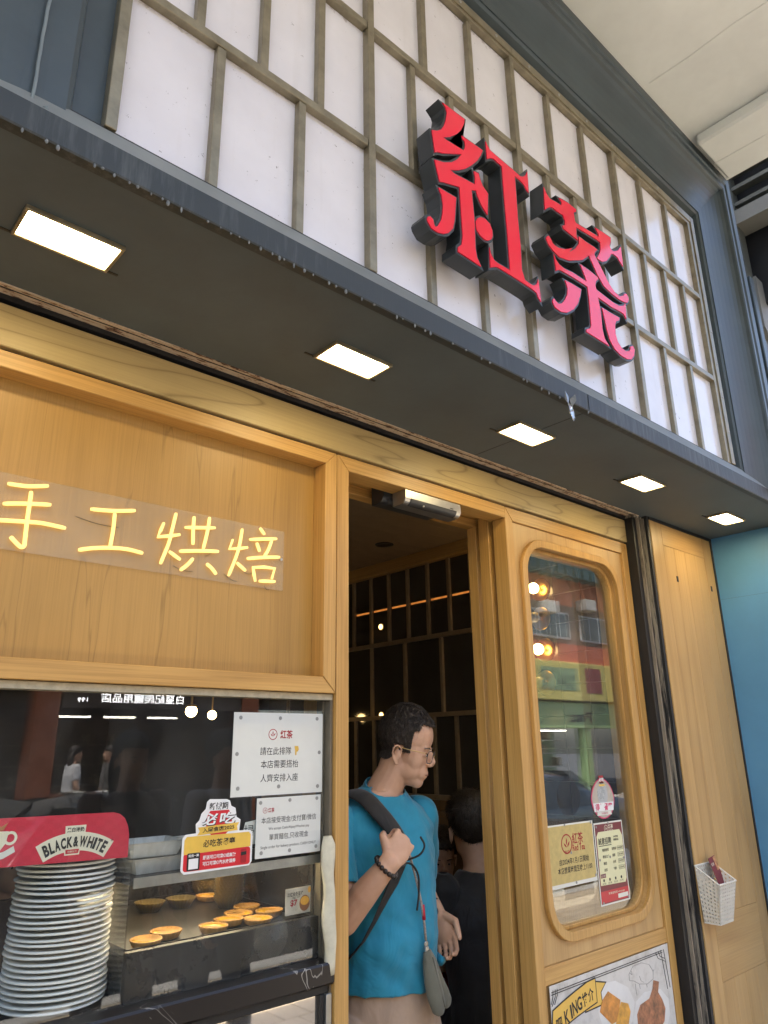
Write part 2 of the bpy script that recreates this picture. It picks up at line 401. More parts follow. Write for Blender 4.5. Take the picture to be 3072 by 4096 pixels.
# ================================================================== SETTING
def paver_mat():
    m, nt, bs = base('ochre_paver')
    n = nz(nt, coords(nt, (1,1,1), 7.0), 5, 5, .7)
    oi = N(nt, 'ObjectInfo'); c = ramp(nt, n, [(.3, (.36,.29,.20)), (.7, (.50,.41,.29))])
    c2 = ramp(nt, oi.outputs['Random'], [(0, (.42,.42,.42)), (1, (.58,.57,.55))])
    c = mixc(nt, .6, c, c2, 'OVERLAY'); nt.links.new(c, bs.inputs['Base Color']); bs.inputs['Roughness'].default_value = .85
    bump(nt, nz(nt, coords(nt), 120, 3), .3, .002, bs); return m
PAVER = paver_mat()
JOINT = M('paver_joint_sand', (.20,.17,.12), .95, 0, .2, 20)
ASPH = M('asphalt', (.055,.055,.056), .9, 0, .25, 30, .5, 200)
KERB = M('kerb_stone', (.36,.35,.32), .85, 0, .15, 8, .3, 60)
WLINE = M('road_paint', (.72,.72,.68), .7, 0, .1, 20)
FLOORI = M('restaurant_floor_tile', (.10,.085,.07), .3, 0, .15, 6)

ground = struct(build(MB().box(-80, 120, -140, 60, -.60, -.125), 'ground', ASPH, None))
road = struct(build(MB().box(-80, 120, -9.0, -2.6, -.124, -.120), 'road', ASPH, None))
for k in range(12):
    x = -20+k*4.5
    build(MB().box(x, x+2.2, -5.86, -5.74, -.1195, -.116), 'lane_marking', WLINE, road)
pave = struct(build(MB().box(-30, 60, -2.45, 1.62, -.12, -.012), 'pavement', JOINT, None))
pm = None
for i in range(16):
    for j in range(14):
        x = .2+i*.205+(.1 if j % 2 else 0); y = 1.28-j*.263
        if i*j > 195: continue
        if pm is None:
            o = build(MB().box(0, .198, 0, .256, -.012, 0), 'paver', PAVER, pave, bevel=.003); pm = o.data; o.location = (x, y-.256, random.uniform(-.001, .001))
        else:
            o = bpy.data.objects.new('paver', pm); COL.objects.link(o); o.parent = pave; o.location = (x, y-.256, random.uniform(-.001, .001))
# the rest of the pavement surface round the nearer pavers
def rest_of_paving():
    mb = MB(); n = 0
    for i in range(-40, 70):
        for j in range(14):
            if 0 <= i < 16: continue
            x = .2+i*.205+(.1 if j % 2 else 0); y = 1.28-j*.263
            mb.box(x, x+.198, y-.256, y, -.012, random.uniform(-.001, .001))
    o = build(mb, 'paver_field', PAVER, pave); o['kind'] = 'stuff'
rest_of_paving()
kerb = struct(build(MB().box(-30, 60, -2.6, -2.45, -.2, .0), 'kerb', KERB, None, bevel=.01))
pave2 = struct(build(MB().box(-30, 60, -11.2, -9.0, -.2, .0), 'far_pavement', KERB, None, bevel=.01))

# canopy slab over the pavement
canopy = struct(build(MB().box(-12, 3.11, -.45, 3.6, 4.155, 4.45), 'canopy_slab', CONC, None))
build(MB().box(2.73, 3.04, -.45, .952, 4.095, 4.154), 'edge_beam', CONC, canopy, bevel=.01)
def seam(a, b, r=.003):
    P = [Vector(a).lerp(Vector(b), t/8) + Vector((random.uniform(-.01, .01), 0, 0)) for t in range(9)]
    return build(MB().tube(P, r, 5), 'plaster_ridge', CONC, canopy)
seam((2.33, .95, 4.155), (2.36, -.4, 4.155))
seam((2.90, .95, 4.0945), (2.89, -.4, 4.0945), .002)
# upper storeys above the canopy
upper = thing('shop_building', (0, 2.4, 4.45), 'upper storeys of the building over the restaurant', 'building')
build(MB().box(-12, 3.1, .2, 8, 4.452, 6.8), 'wall', CONC, upper)

# soffit over the doorway, its fascia lip and rolling shutter rail
soffit = struct(build(MB().box(-3.2, 3.80, 1.035, 1.452, 2.530, 2.56), 'soffit', SOFFIT, None))
lip = build(MB().extr([(1.013, 2.5305), (1.013, 2.582), (1.0345, 2.582), (1.0345, 2.5275), (1.015, 2.5275)], 'x', -3.2, 3.80), 'fascia_lip', LIPM, soffit)
build(MB().extr([(1.0135, 2.5825), (1.046, 2.638), (1.067, 2.638), (1.067, 2.5825)], 'x', -3.2, 3.80), 'fascia_ledge', M('ledge_sky_light', (.22,.235,.225), .45, 0, .15, 6, .1, 60), soffit)  # lighter colour stands in for sky light falling on the slope
build(MB().box(-3.2, 3.80, 1.050, 1.067, 2.6385, 2.6445), 'ledge_gap', BLACK, soffit)
build(MB().box(1.7155, 1.7175, 1.036, 1.4500, 2.5292, 2.5305), 'sheet_joint', BLACK, soffit)
build(MB().box(1.715, 1.718, 1.0115, 1.0128, 2.533, 2.581), 'lip_joint', BLACK, soffit)
rail = build(MB().box(-3.2, 2.752, 1.452, 1.492, 2.531, 2.56), 'shutter_rail', RUST, soffit)
build(MB().box(-3.2, 2.752, 1.4495, 1.4535, 2.527, 2.533), 'rail_edge', RUST, soffit)
build(MB().box(-3.2, 2.752, 1.467, 1.4685, 2.5292, 2.5315), 'rail_groove', BLACK, soffit)
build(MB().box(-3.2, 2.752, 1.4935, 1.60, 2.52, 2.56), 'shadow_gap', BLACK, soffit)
def drips():
    mb = MB(); rnd = random.Random(4)
    x = .10
    while x < 1.75:
        dens = .75 if x < 1.0 else .25
        if rnd.random() < dens:
            r = rnd.uniform(.0016, .0036); h = rnd.uniform(.004, .011)
            mb.ell((x, 1.0135+rnd.uniform(-.001, .002), 2.5275-h*.35), (r, r, h*.6), None, 8, 6)
            if False: mb.tube([(x, 1.0115, 2.528), (x+rnd.uniform(-.002, .002), 1.0118, 2.528+rnd.uniform(.012, .04))], [.0018, .0006], 5)
        x += rnd.uniform(.010, .026)
    m, nt, bs = base('mineral_drip'); n = nz(nt, coords(nt), 60, 3); nt.links.new(ramp(nt, n, [(.3, (.16,.18,.18)), (.7, (.32,.34,.34))]), bs.inputs['Base Color'])
    bs.inputs['Roughness'].default_value = .25; bs.inputs['Transmission Weight'].default_value = .35
    o = build(mb, 'drips', m, soffit, smooth=True); o['kind'] = 'stuff'
drips()
# scrap of clear tape hanging from the lip
def tape_scrap():
    t = thing('tape_scrap', (1.6, 1.005, 2.46), 'crumpled scrap of clear tape hanging from the soffit edge', 'tape')
    m, nt, bs = base('crumpled_clear_tape'); n = nz(nt, coords(nt), 40, 3); nt.links.new(ramp(nt, n, [(.3, (.20,.21,.20)), (.7, (.38,.39,.38))]), bs.inputs['Base Color']); bs.inputs['Roughness'].default_value = .2; bs.inputs['Transmission Weight'].default_value = .4
    rnd = random.Random(3)
    for a, b, c, d in (((1.581, 2.543), (1.602, 2.535), (1.595, 2.505), (1.585, 2.52)), ((1.637, 2.553), (1.63, 2.53), (1.603, 2.50), (1.61, 2.53)), ((1.59, 2.51), (1.612, 2.512), (1.628, 2.495), (1.600, 2.49)), ((1.600, 2.497), (1.62, 2.50), (1.626, 2.475), (1.607, 2.459))):
        vs = []
        for p in (a, b, c, d):
            y = 1.004+rnd.uniform(-.006, .006); vs.append((p[0], y, p[1]))
        vs += [(v[0]+.001, v[1]+.0015, v[2]) for v in vs]
        build(MB().add(vs, [(0,1,2,3), (7,6,5,4), (0,4,5,1), (1,5,6,2), (2,6,7,3), (3,7,4,0)]), 'flap', m, t)
tape_scrap()

# ------------------------------------------------------------------ downlights
ORD = ['leftmost', 'second from the left', 'middle', 'second from the right', 'rightmost']
for k in range(5):
    x0 = .247+.6865*k; x1 = x0+.165; y0, y1 = 1.188, 1.268
    d = thing('downlight', ((x0+x1)/2, 1.228, 2.53), 'lit rectangular downlight in the dark soffit, '+ORD[k]+' of five', 'downlight', 'downlights in the soffit')
    fr = MB(); z0, z1 = 2.521, 2.5298; t = .0065
    fr.box(x0-t, x1+t, y0-t, y0, z0, z1).box(x0-t, x1+t, y1, y1+t, z0, z1).box(x0-t, x0, y0, y1, z0, z1).box(x1, x1+t, y0, y1, z0, z1)
    build(fr, 'frame', GOLD, d, bevel=.001)
    build(MB().box(x0, x1, y0, y1, 2.5255, 2.5297), 'diffuser', LAMPW, d)
    sh = MB().box(x0-.03, x1+.03, y1+t, y1+t+.006, 2.5285, 2.5299)
    build(sh, 'cutout_edge', BLACK, d)

# ================================================================== SIGN BOARD
X0, PER = .320, .6075
sign = thing('sign_board', (1.53, 1.05, 2.645), 'large white panelled sign board with bronze mullions above the door', 'sign board')
ZL = [2.645, 3.005, 3.385, 3.755]
mw = .0108
cells = []
for r, n in ((0, 12), (1, 16), (2, 12)):
    stp = 4*PER/n
    for i in range(n):
        a = X0+i*stp; b = a+stp; z0, z1 = ZL[r], ZL[r+1]
        px = MB().box(a+.003, b-.003, 1.0685+random.uniform(-.0007, .0007), 1.073, z0+.002, z1-.002)
        build(px, 'panel', PANELW, sign)
    for i in range(1, n):
        x = X0+i*stp
        if abs(((x-X0)/PER)-round((x-X0)/PER)) < .01: continue
        z0, z1 = ZL[r]+(mw if r else 0), ZL[r+1]-mw
        box('mullion', GOLD, sign, (x-mw*.9, x+mw*.9, 1.052, 1.0695, z0+.001, z1-.001), .0012)
for i in range(1, 4):
    x = X0+i*PER
    box('main_mullion', GOLD, sign, (x-mw, x+mw, 1.0475, 1.0695, ZL[0], ZL[3]), .0012)
for zc in (ZL[1], ZL[2]):
    for i in range(4):
        a, b = X0+i*PER+mw+.0015, X0+(i+1)*PER-mw-.0015
        box('transom', GOLD, sign, (a, b, 1.0495, 1.0690, zc-mw, zc+mw), .0012)
xe = X0+4*PER
box('edge_trim', GOLD, sign, (X0-.009, X0+.012, 1.044, 1.0690, ZL[0], ZL[3]+.045), .0012)
box('edge_trim', GOLD, sign, (xe-.012, xe+.012, 1.049, 1.0690, ZL[0], ZL[3]), .0012)
box('edge_trim', GOLD, sign, (xe+.0125, xe+.042, 1.044, 1.0690, ZL[0], ZL[3]+.045), .0012)
box('edge_trim', GOLD, sign, (X0+.0125, xe+.012, 1.049, 1.0690, ZL[3], ZL[3]+.014), .0012)
for a, b in ((X0+.0125, X0+2*PER), (X0+2*PER+.001, X0+3.05*PER), (X0+3.05*PER+.001, xe+.0120)):
    box('edge_trim', GOLD, sign, (a, b, 1.0445, 1.0690, ZL[3]+.0145, ZL[3]+.045), .0012)
build(MB().box(X0-.02, xe+.04, 1.0735, 1.09, ZL[0], ZL[3]+.05), 'backing_board', FRAME, sign)
for k in range(14):
    x = X0+.12+k*.17
    if x < xe: build(MB().ell((x, 1.0445, ZL[3]+.030), (.005, .003, .005)), 'screw', STEEL, sign, True)
for z in (2.78, 2.93, 3.08, 3.23, 3.40, 3.57, 3.72):
    build(MB().ell((xe+.030, 1.0435, z), (.005, .003, .005)), 'screw', STEEL, sign, True)
# moulded surround: profile (distance outward from the trim, protrusion towards the street)
PR = [(0, -.02), (.05, -.02), (.056, 0), (.066, .006)]
for k in range(9):
    a = k/8*math.pi*.5; PR.append((.066+.185*math.sin(a), .010+.058*(1-math.cos(a))))
PR += [(.256, .073), (.272, .073), (.276, .066), (.300, .066), (.305, .072), (.345, .072), (.345, -.06)]
L, Rr, T, Bz = X0-.009, xe+.042, ZL[3]+.045, 2.584
def surround():
    n = len(PR); mb = MB(); y0 = 1.048
    for s, p in PR: mb.v.append((L-s, y0-p, Bz))
    for s, p in PR: mb.v.append((L-s, y0-p, T+s))
    for s, p in PR: mb.v.append((Rr+min(s, .345)*.92, y0-p, T+s))
    for s, p in PR: mb.v.append((Rr+s*.92, y0-p, Bz))
    for j in range(3):
        for i in range(n-1): mb.f.append((j*n+i, j*n+i+1, (j+1)*n+i+1, (j+1)*n+i))
    mb.f += [tuple(range(n)), tuple(range(3*n, 4*n))[::-1]]
    o = build(mb, 'surround', FRAME, sign)
    P = [(L-.118, 1.048-.018, Bz+.005)]
    for k in range(40): P.append((L-.118+random.uniform(-.0015, .0015), 1.048-.021+random.uniform(-.001, .001), Bz+.01+k*.028))
    build(MB().tube(P, .0028, 5), 'sealant_bead', M('old_sealant', (.20,.24,.25), .7), sign, True)
    P = [(L-.118+.02*math.sin(k*.3), 1.030-.002*k, Bz+.004+.004*math.sin(k)) for k in range(8)]
    build(MB().tube(P, .004, 5), 'sealant_blob', bpy.data.materials['old_sealant'], sign, True)
surround()

# ------------------------------------------------------------------ raised characters
GLYPH_HONG= [[(1.116, 3.216), (1.202, 3.219), (1.198, 3.201), (1.184, 3.17), (1.166, 3.145), (1.141, 3.12), (1.112, 3.099), (1.122, 3.098), (1.19, 3.106), (1.198, 3.126), (1.197, 3.141), (1.188, 3.145), (1.186, 3.153), (1.27, 3.158), (1.26, 3.134), (1.243, 3.106), (1.219, 3.076), (1.194, 3.05), (1.166, 3.028), (1.132, 3.008), (1.15, 3.006), (1.228, 3.019), (1.231, 3.044), (1.227, 3.062), (1.246, 3.066), (1.25, 3.051), (1.259, 3.034), (1.28, 3.02), (1.272, 2.947), (1.258, 2.957), (1.245, 2.971), (1.236, 2.986), (1.231, 3.002), (1.212, 2.992), (1.216, 2.902), (1.213, 2.812), (1.217, 2.787), (1.231, 2.767), (1.146, 2.769), (1.147, 2.783), (1.161, 2.798), (1.167, 2.827), (1.166, 2.897), (1.165, 2.974), (1.106, 2.954), (1.091, 2.947), (1.076, 3.005), (1.11, 3.018), (1.139, 3.036), (1.161, 3.059), (1.181, 3.089), (1.107, 3.045), (1.089, 3.038), (1.079, 3.03), (1.071, 3.095), (1.09, 3.105), (1.105, 3.119), (1.118, 3.142), (1.127, 3.168), (1.132, 3.195), (1.127, 3.209)],
 [(1.086, 2.927), (1.15, 2.932), (1.145, 2.896), (1.14, 2.861), (1.132, 2.83), (1.114, 2.807), (1.098, 2.796), (1.076, 2.789), (1.055, 2.79), (1.043, 2.803), (1.041, 2.81), (1.044, 2.817), (1.053, 2.822), (1.062, 2.818), (1.065, 2.804), (1.069, 2.801), (1.077, 2.808), (1.091, 2.834), (1.096, 2.853), (1.1, 2.882), (1.096, 2.912), (1.089, 2.919)],
 [(1.222, 2.888), (1.223, 2.902), (1.231, 2.915), (1.244, 2.925), (1.262, 2.929), (1.28, 2.923), (1.288, 2.907), (1.288, 2.89), (1.281, 2.875), (1.267, 2.864), (1.252, 2.861), (1.236, 2.865), (1.225, 2.875)],
 [(1.288, 3.202), (1.294, 3.192), (1.306, 3.181), (1.332, 3.179), (1.424, 3.174), (1.436, 3.172), (1.45, 3.179), (1.464, 3.194), (1.474, 3.212), (1.471, 3.135), (1.461, 3.139), (1.453, 3.151), (1.438, 3.156), (1.41, 3.158), (1.407, 3.006), (1.409, 2.917), (1.405, 2.843), (1.416, 2.814), (1.444, 2.812), (1.456, 2.815), (1.471, 2.828), (1.479, 2.846), (1.483, 2.775), (1.472, 2.782), (1.466, 2.796), (1.446, 2.799), (1.399, 2.8), (1.316, 2.8), (1.298, 2.799), (1.282, 2.791), (1.27, 2.784), (1.272, 2.847), (1.275, 2.83), (1.288, 2.814), (1.306, 2.812), (1.353, 2.815), (1.354, 2.919), (1.352, 3.073), (1.353, 3.157), (1.335, 3.158), (1.318, 3.161), (1.303, 3.154), (1.288, 3.141)]]
GLYPH_CHA= [[(1.551, 3.202), (1.56, 3.184), (1.577, 3.173), (1.609, 3.179), (1.636, 3.182), (1.641, 3.197), (1.627, 3.206), (1.673, 3.214), (1.719, 3.214), (1.718, 3.205), (1.703, 3.193), (1.704, 3.162), (1.712, 3.158), (1.779, 3.166), (1.838, 3.173), (1.84, 3.185), (1.823, 3.201), (1.868, 3.207), (1.916, 3.21), (1.915, 3.196), (1.902, 3.171), (1.911, 3.161), (1.925, 3.161), (1.953, 3.178), (1.979, 3.208), (1.976, 3.127), (1.959, 3.137), (1.946, 3.148), (1.922, 3.149), (1.907, 3.143), (1.894, 3.124), (1.869, 3.096), (1.844, 3.081), (1.82, 3.078), (1.812, 3.081), (1.827, 3.1), (1.841, 3.125), (1.845, 3.154), (1.831, 3.156), (1.776, 3.15), (1.709, 3.141), (1.703, 3.113), (1.709, 3.093), (1.634, 3.097), (1.63, 3.105), (1.646, 3.116), (1.648, 3.131), (1.64, 3.149), (1.613, 3.145), (1.591, 3.147), (1.577, 3.144), (1.562, 3.132), (1.544, 3.115)],
 [(1.536, 3.01), (1.542, 3.021), (1.552, 3.028), (1.558, 3.023), (1.571, 3.009), (1.593, 3.008), (1.631, 3.021), (1.673, 3.047), (1.652, 3.021), (1.691, 3.055), (1.715, 3.086), (1.717, 3.112), (1.76, 3.112), (1.801, 3.116), (1.821, 3.116), (1.804, 3.098), (1.799, 3.085), (1.818, 3.066), (1.837, 3.045), (1.867, 3.012), (1.9, 2.992), (1.927, 2.99), (1.952, 3.004), (1.96, 3.015), (1.974, 3.021), (1.984, 3.013), (1.983, 2.999), (1.971, 2.985), (1.952, 2.98), (1.924, 2.976), (1.878, 2.978), (1.834, 2.986), (1.804, 3.012), (1.779, 3.047), (1.765, 3.066), (1.725, 3.03), (1.648, 2.99), (1.598, 2.977), (1.567, 2.984), (1.547, 2.994)],
 [(1.57, 2.975), (1.576, 2.959), (1.593, 2.948), (1.617, 2.946), (1.658, 2.953), (1.734, 2.956), (1.727, 2.973), (1.708, 3.006), (1.755, 3.007), (1.802, 3.004), (1.806, 2.999), (1.791, 2.986), (1.782, 2.967), (1.785, 2.951), (1.881, 2.946), (1.919, 2.951), (1.944, 2.963), (1.959, 2.978), (1.952, 2.916), (1.938, 2.93), (1.905, 2.929), (1.867, 2.924), (1.789, 2.926), (1.796, 2.878), (1.793, 2.815), (1.8, 2.785), (1.823, 2.768), (1.7, 2.769), (1.702, 2.778), (1.722, 2.789), (1.731, 2.802), (1.736, 2.896), (1.735, 2.939), (1.663, 2.937), (1.615, 2.933), (1.591, 2.931), (1.572, 2.918)],
 [(1.614, 2.906), (1.655, 2.91), (1.697, 2.912), (1.688, 2.886), (1.67, 2.851), (1.644, 2.821), (1.609, 2.795), (1.576, 2.784), (1.55, 2.786), (1.539, 2.798), (1.54, 2.807), (1.547, 2.815), (1.557, 2.809), (1.568, 2.806), (1.585, 2.815), (1.603, 2.835), (1.619, 2.86), (1.624, 2.884), (1.619, 2.898)],
 [(1.808, 2.897), (1.858, 2.899), (1.909, 2.903), (1.904, 2.892), (1.886, 2.882), (1.875, 2.866), (1.871, 2.83), (1.879, 2.806), (1.899, 2.791), (1.922, 2.788), (1.942, 2.796), (1.954, 2.809), (1.956, 2.819), (1.973, 2.827), (1.981, 2.817), (1.971, 2.79), (1.951, 2.771), (1.925, 2.762), (1.888, 2.761), (1.854, 2.771), (1.832, 2.793), (1.821, 2.827), (1.815, 2.863)]]
def offset_poly(P, d):
    a = sum(P[i][0]*P[(i+1) % len(P)][1]-P[(i+1) % len(P)][0]*P[i][1] for i in range(len(P)))
    if a < 0: P = P[::-1]
    n = len(P); out = []
    for i in range(n):
        p0, p1, p2 = Vector(P[i-1]), Vector(P[i]), Vector(P[(i+1) % n])
        e1 = (p1-p0).normalized(); e2 = (p2-p1).normalized()
        n1 = Vector((e1.y, -e1.x)); n2 = Vector((e2.y, -e2.x)); b = n1+n2
        if b.length < .2: b = n1
        b.normalize(); k = d/max(.45, b.dot(n1)); q = p1+b*k
        out.append((q.x, q.y))
    return out
def character(polys, label):
    xs = [p[0] for q in polys for p in q]; zs = [p[1] for q in polys for p in q]
    t = thing('sign_character', (sum(xs)/len(xs), 1.02, min(zs)), label, 'sign letter', 'raised characters on the sign board')
    for i, P in enumerate(polys):
        e = i*.0004
        ob = offset_poly(P, .0062)
        rt = build(MB().prism(ob, .9870+e, 1.033-e), 'stroke_return', BLACKG, t)
        rim = MB(); a = sum(ob[k][0]*ob[(k+1) % len(ob)][1]-ob[(k+1) % len(ob)][0]*ob[k][1] for k in range(len(ob)))
        build(MB().prism(ob, .9862+e, .9868+e), 'outline', DARKG, rt)
        build(MB().prism(P, .9835+e, .9860+e), 'stroke_face', RED, t)
    return t
character(GLYPH_HONG, 'left of the two big red raised Chinese characters with black sides on the sign board')
character(GLYPH_CHA, 'right of the two big red raised Chinese characters with black sides on the sign board')

# ------------------------------------------------------------------ structures right of the sign board
def right_side():
    # dark column carrying the sign's right end and the neighbour's wall above the blue panel
    t = thing('corner_column', (3.45, 1.3, 2.56), 'dark painted corner column beside the sign board\'s right end', 'column')
    build(MB().box(3.098, 3.55, 1.13, 1.55, 2.561, 4.15), 'shaft', FRAME, t, bevel=.02)
    build(MB().box(3.55, 3.60, 1.10, 1.5, 2.561, 3.9), 'back_flange', FRAME, t, bevel=.004)
    l = thing('louvre_screen', (4.3, .95, 4.2), 'pale metal louvre screen high beyond the canopy edge', 'louvre')
    GR = M('weathered_grey_metal', (.10,.105,.09), .5, .2, .2, 10)
    build(MB().box(4.22, 4.32, .55, .62, 4.15, 5.7).box(4.22, 4.32, 1.32, 1.40, 4.15, 5.7), 'post', GR, l)
    build(MB().box(4.20, 4.36, .5, 1.42, 4.70, 4.80), 'sill', M('pale_metal', (.20,.20,.18), .6), l)
    for k in range(7): build(MB().box(4.24, 4.30, .62, 1.32, 4.86+k*.12, 4.885+k*.12), 'slat', GR, l)
    build(MB().box(4.40, 4.44, .5, 1.42, 4.2, 5.7), 'backing', BLACK, l)
    p = thing('drain_pipe', (4.56, 1.3, 0), 'grey vertical drain pipe right of the sign board', 'pipe')
    build(MB().tube([(4.56, 1.30, 0.0), (4.56, 1.30, 5.05)], .05, 14), 'pipe', M('grey_pipe', (.10,.11,.115), .4), p, True)
    for z in (3.1, 4.05, 4.75): build(MB().tube([(4.56, 1.30, z), (4.56, 1.30, z+.12)], .058, 14), 'coupling', bpy.data.materials['grey_pipe'], p, True)
    b = thing('flaking_post', (4.79, 1.3, 0), 'flaking white and rust post beyond the drain pipe', 'post')
    m, nt, bs = base('flaking_white_paint'); n = nz(nt, coords(nt, (20, 20, 8)), 1.5, 5, .75)
    nt.links.new(ramp(nt, n, [(.42, (.06,.045,.04)), (.5, (.35,.33,.30)), (.6, (.5,.48,.44))]), bs.inputs['Base Color']); bs.inputs['Roughness'].default_value = .8
    build(MB().box(4.74, 4.84, 1.25, 1.34, 0, 5.9), 'shaft', m, b, bevel=.008)
    wll = thing('neighbour_wall', (5.2, 1.8, 0), 'dark grey wall of the neighbouring building far right', 'wall')
    build(MB().box(3.62, 9.0, 1.60, 6, 0, 9), 'wall', M('neighbour_render', (.12,.13,.13), .8, 0, .2, 3), wll)
    build(MB().add([(4.30, 1.3, 4.36), (4.47, 1.3, 4.35), (4.40, 1.3, 3.9), (4.29, 1.3, 4.0), (4.30, 1.33, 4.36), (4.47, 1.33, 4.35), (4.40, 1.33, 3.9), (4.29, 1.33, 4.0)], [(0,1,2,3), (7,6,5,4), (0,4,5,1), (1,5,6,2), (2,6,7,3), (3,7,4,0)]), 'gusset_plate', bpy.data.materials['pale_metal'], l)
right_side()
lw_ = thing('left_fascia_wall', (-1.6, 1.1, 2.6), 'slate painted wall left of the sign board', 'wall')
build(MB().box(-3.2, -.055, 1.02, 1.30, 2.6455, 4.15), 'panel', FRAME, lw_, bevel=.004)
pr_ = thing('end_pier', (-3.4, 1.3, 0), 'pale end pier at the restaurant\'s far left', 'pier')
build(MB().box(-3.7, -3.205, .98, 1.75, 0, 4.15), 'shaft', CONC, pr_, bevel=.01)

# ================================================================== SHOP FRONT (front plane y = 1.5)
Y = 1.5
frieze = thing('wood_frieze', (1.3, Y, 2.412), 'long pale ash wood frieze board under the dark soffit', 'board')
build(MB().box(-3.2, 2.715, Y-.004, Y+.10, 2.4165, 2.512), 'board', ASH_H, frieze, bevel=.002)
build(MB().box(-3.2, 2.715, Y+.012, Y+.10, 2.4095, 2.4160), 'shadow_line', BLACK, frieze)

# left veneer panel in its oak frame
lp = thing('veneer_panel', (.3, Y, 1.75), 'recessed oak veneer wall panel behind the neon sign', 'wall panel')
XS = [-1.0, -.35, .30, .95, 1.15]
build(MB().box(-3.2, 1.139, Y+.052, Y+.07, 1.79, 2.372), 'veneer', VENEER, lp)
def mitre_rail(x0, x1, z0, z1, inner, d0, d1, name, mat, par, side=None):
    """top/bottom rail whose right end is mitred: inner z edge is shorter by its own height"""
    h = z1-z0
    if inner == 'down': P = [(x0, z0), (x1-h, z0), (x1, z1), (x0, z1)]
    else: P = [(x0, z0), (x1, z0), (x1-h, z1), (x0, z1)]
    return build(MB().prism(P, d0, d1), name, mat, par, bevel=.0015)
mitre_rail(-3.2, 1.1795, 2.3715, 2.409, 'down', Y, Y+.075, 'top_rail', OAK_H, lp)
mitre_rail(-3.2, 1.1795, 1.7510, 1.7910, 'up', Y, Y+.075, 'bottom_rail', OAK_H, lp)
build(MB().prism([(1.1405, 1.7925), (1.1795, 1.7525), (1.1795, 2.4085), (1.1405, 2.3705)], Y, Y+.075), 'stile', OAK_V, lp, bevel=.0015)

# ------------------------------------------------------------------ neon
NEON= [[(0.363, 2.141), (0.401, 2.144), (0.441, 2.154)],
 [(0.36, 2.097), (0.402, 2.106), (0.451, 2.114)],
 [(0.345, 2.058), (0.36, 2.062), (0.407, 2.068), (0.44, 2.071), (0.486, 2.069)],
 [(0.409, 2.134), (0.409, 2.106), (0.409, 2.065), (0.41, 2.029), (0.41, 2.018), (0.405, 2.014), (0.397, 2.019), (0.382, 2.032)],
 [(0.533, 2.121), (0.581, 2.127), (0.632, 2.138)],
 [(0.587, 2.123), (0.587, 2.084), (0.584, 2.044)],
 [(0.518, 2.027), (0.548, 2.036), (0.585, 2.043), (0.622, 2.046), (0.659, 2.043)],
 [(0.703, 2.123), (0.697, 2.105), (0.691, 2.087), (0.719, 2.094), (0.745, 2.102)],
 [(0.731, 2.152), (0.725, 2.115), (0.718, 2.075), (0.702, 2.025)],
 [(0.721, 2.057), (0.75, 2.042)],
 [(0.757, 2.122), (0.836, 2.136)],
 [(0.778, 2.153), (0.778, 2.12), (0.78, 2.084)],
 [(0.819, 2.159), (0.815, 2.121), (0.807, 2.078)],
 [(0.747, 2.062), (0.796, 2.071), (0.848, 2.078)],
 [(0.782, 2.05), (0.769, 2.033), (0.752, 2.017)],
 [(0.819, 2.043), (0.833, 2.034), (0.846, 2.021)],
 [(0.886, 2.115), (0.878, 2.09), (0.905, 2.095), (0.929, 2.102)],
 [(0.911, 2.147), (0.902, 2.088), (0.879, 2.022)],
 [(0.9, 2.058), (0.926, 2.041)],
 [(0.962, 2.159), (0.977, 2.144)],
 [(0.935, 2.124), (1.015, 2.14)],
 [(0.955, 2.119), (0.965, 2.097)],
 [(1.0, 2.133), (0.99, 2.106), (0.979, 2.087)],
 [(0.929, 2.073), (0.973, 2.083), (1.025, 2.092)],
 [(0.947, 2.052), (0.95, 2.036), (0.955, 2.018)],
 [(0.946, 2.053), (0.98, 2.059), (1.012, 2.06), (1.004, 2.032)],
 [(0.967, 2.021), (1.014, 2.026)]]
def smooth_path(P, n=5):
    V = [Vector((x, 0, z)) for x, z in P]
    if len(V) < 3: return [V[0].lerp(V[-1], t/n) for t in range(n+1)]
    out = []
    for i in range(len(V)-1):
        p0, p1, p2, p3 = V[max(i-1, 0)], V[i], V[i+1], V[min(i+2, len(V)-1)]
        for k in range(n):
            t = k/n
            out.append(.5*((2*p1)+(-p0+p2)*t+(2*p0-5*p1+4*p2-p3)*t*t+(-p0+3*p1-3*p2+p3)*t**3))
    out.append(V[-1]); return out
ns = thing('neon_sign', (.7, 1.54, 2.01), 'glowing yellow neon sign reading 手工烘焙 on a clear acrylic sheet', 'neon sign')
ACR, _nt, _bs = base('milky_acrylic')
_nt.links.new(ramp(_nt, nz(_nt, coords(_nt, (1,1,.5)), 5, 5), [(.35, (.60,.50,.36)), (.7, (.74,.66,.52))]), _bs.inputs['Base Color'])
_bs.inputs['Roughness'].default_value = .12; _bs.inputs['Alpha'].default_value = .17
build(MB().box(.12, 1.042, 1.5475, 1.5515, 2.006, 2.165), 'acrylic_sheet', ACR, ns)
for i, P in enumerate(NEON):
    pts = smooth_path(P)
    if i in (7, 16, 24, 25): pts = [Vector((x, 0, z)) for x, z in P]
    q = [(v.x, 1.5425-.0004*(i % 5), v.z) for v in pts]
    build(MB().tube(q, [.0032]+[.0043]*(len(q)-2)+[.0032], 8), 'tube', NEONM, ns, True)
for a, b in (((.505, 2.100), (.600, 2.093)), ((.735, 2.026), (.785, 2.020)), ((.815, 2.062), (.835, 2.080)), ((.868, 2.026), (.905, 2.012)), ((.925, 2.038), (.950, 2.041)), ((.985, 2.010), (1.000, 2.004))):
    pth = [(a[0]+(b[0]-a[0])*t/6, 1.5455, a[1]+(b[1]-a[1])*t/6-.004*math.sin(math.pi*t/6)) for t in range(7)]
    build(MB().tube(pth, .0007, 5), 'wire', INK, ns)
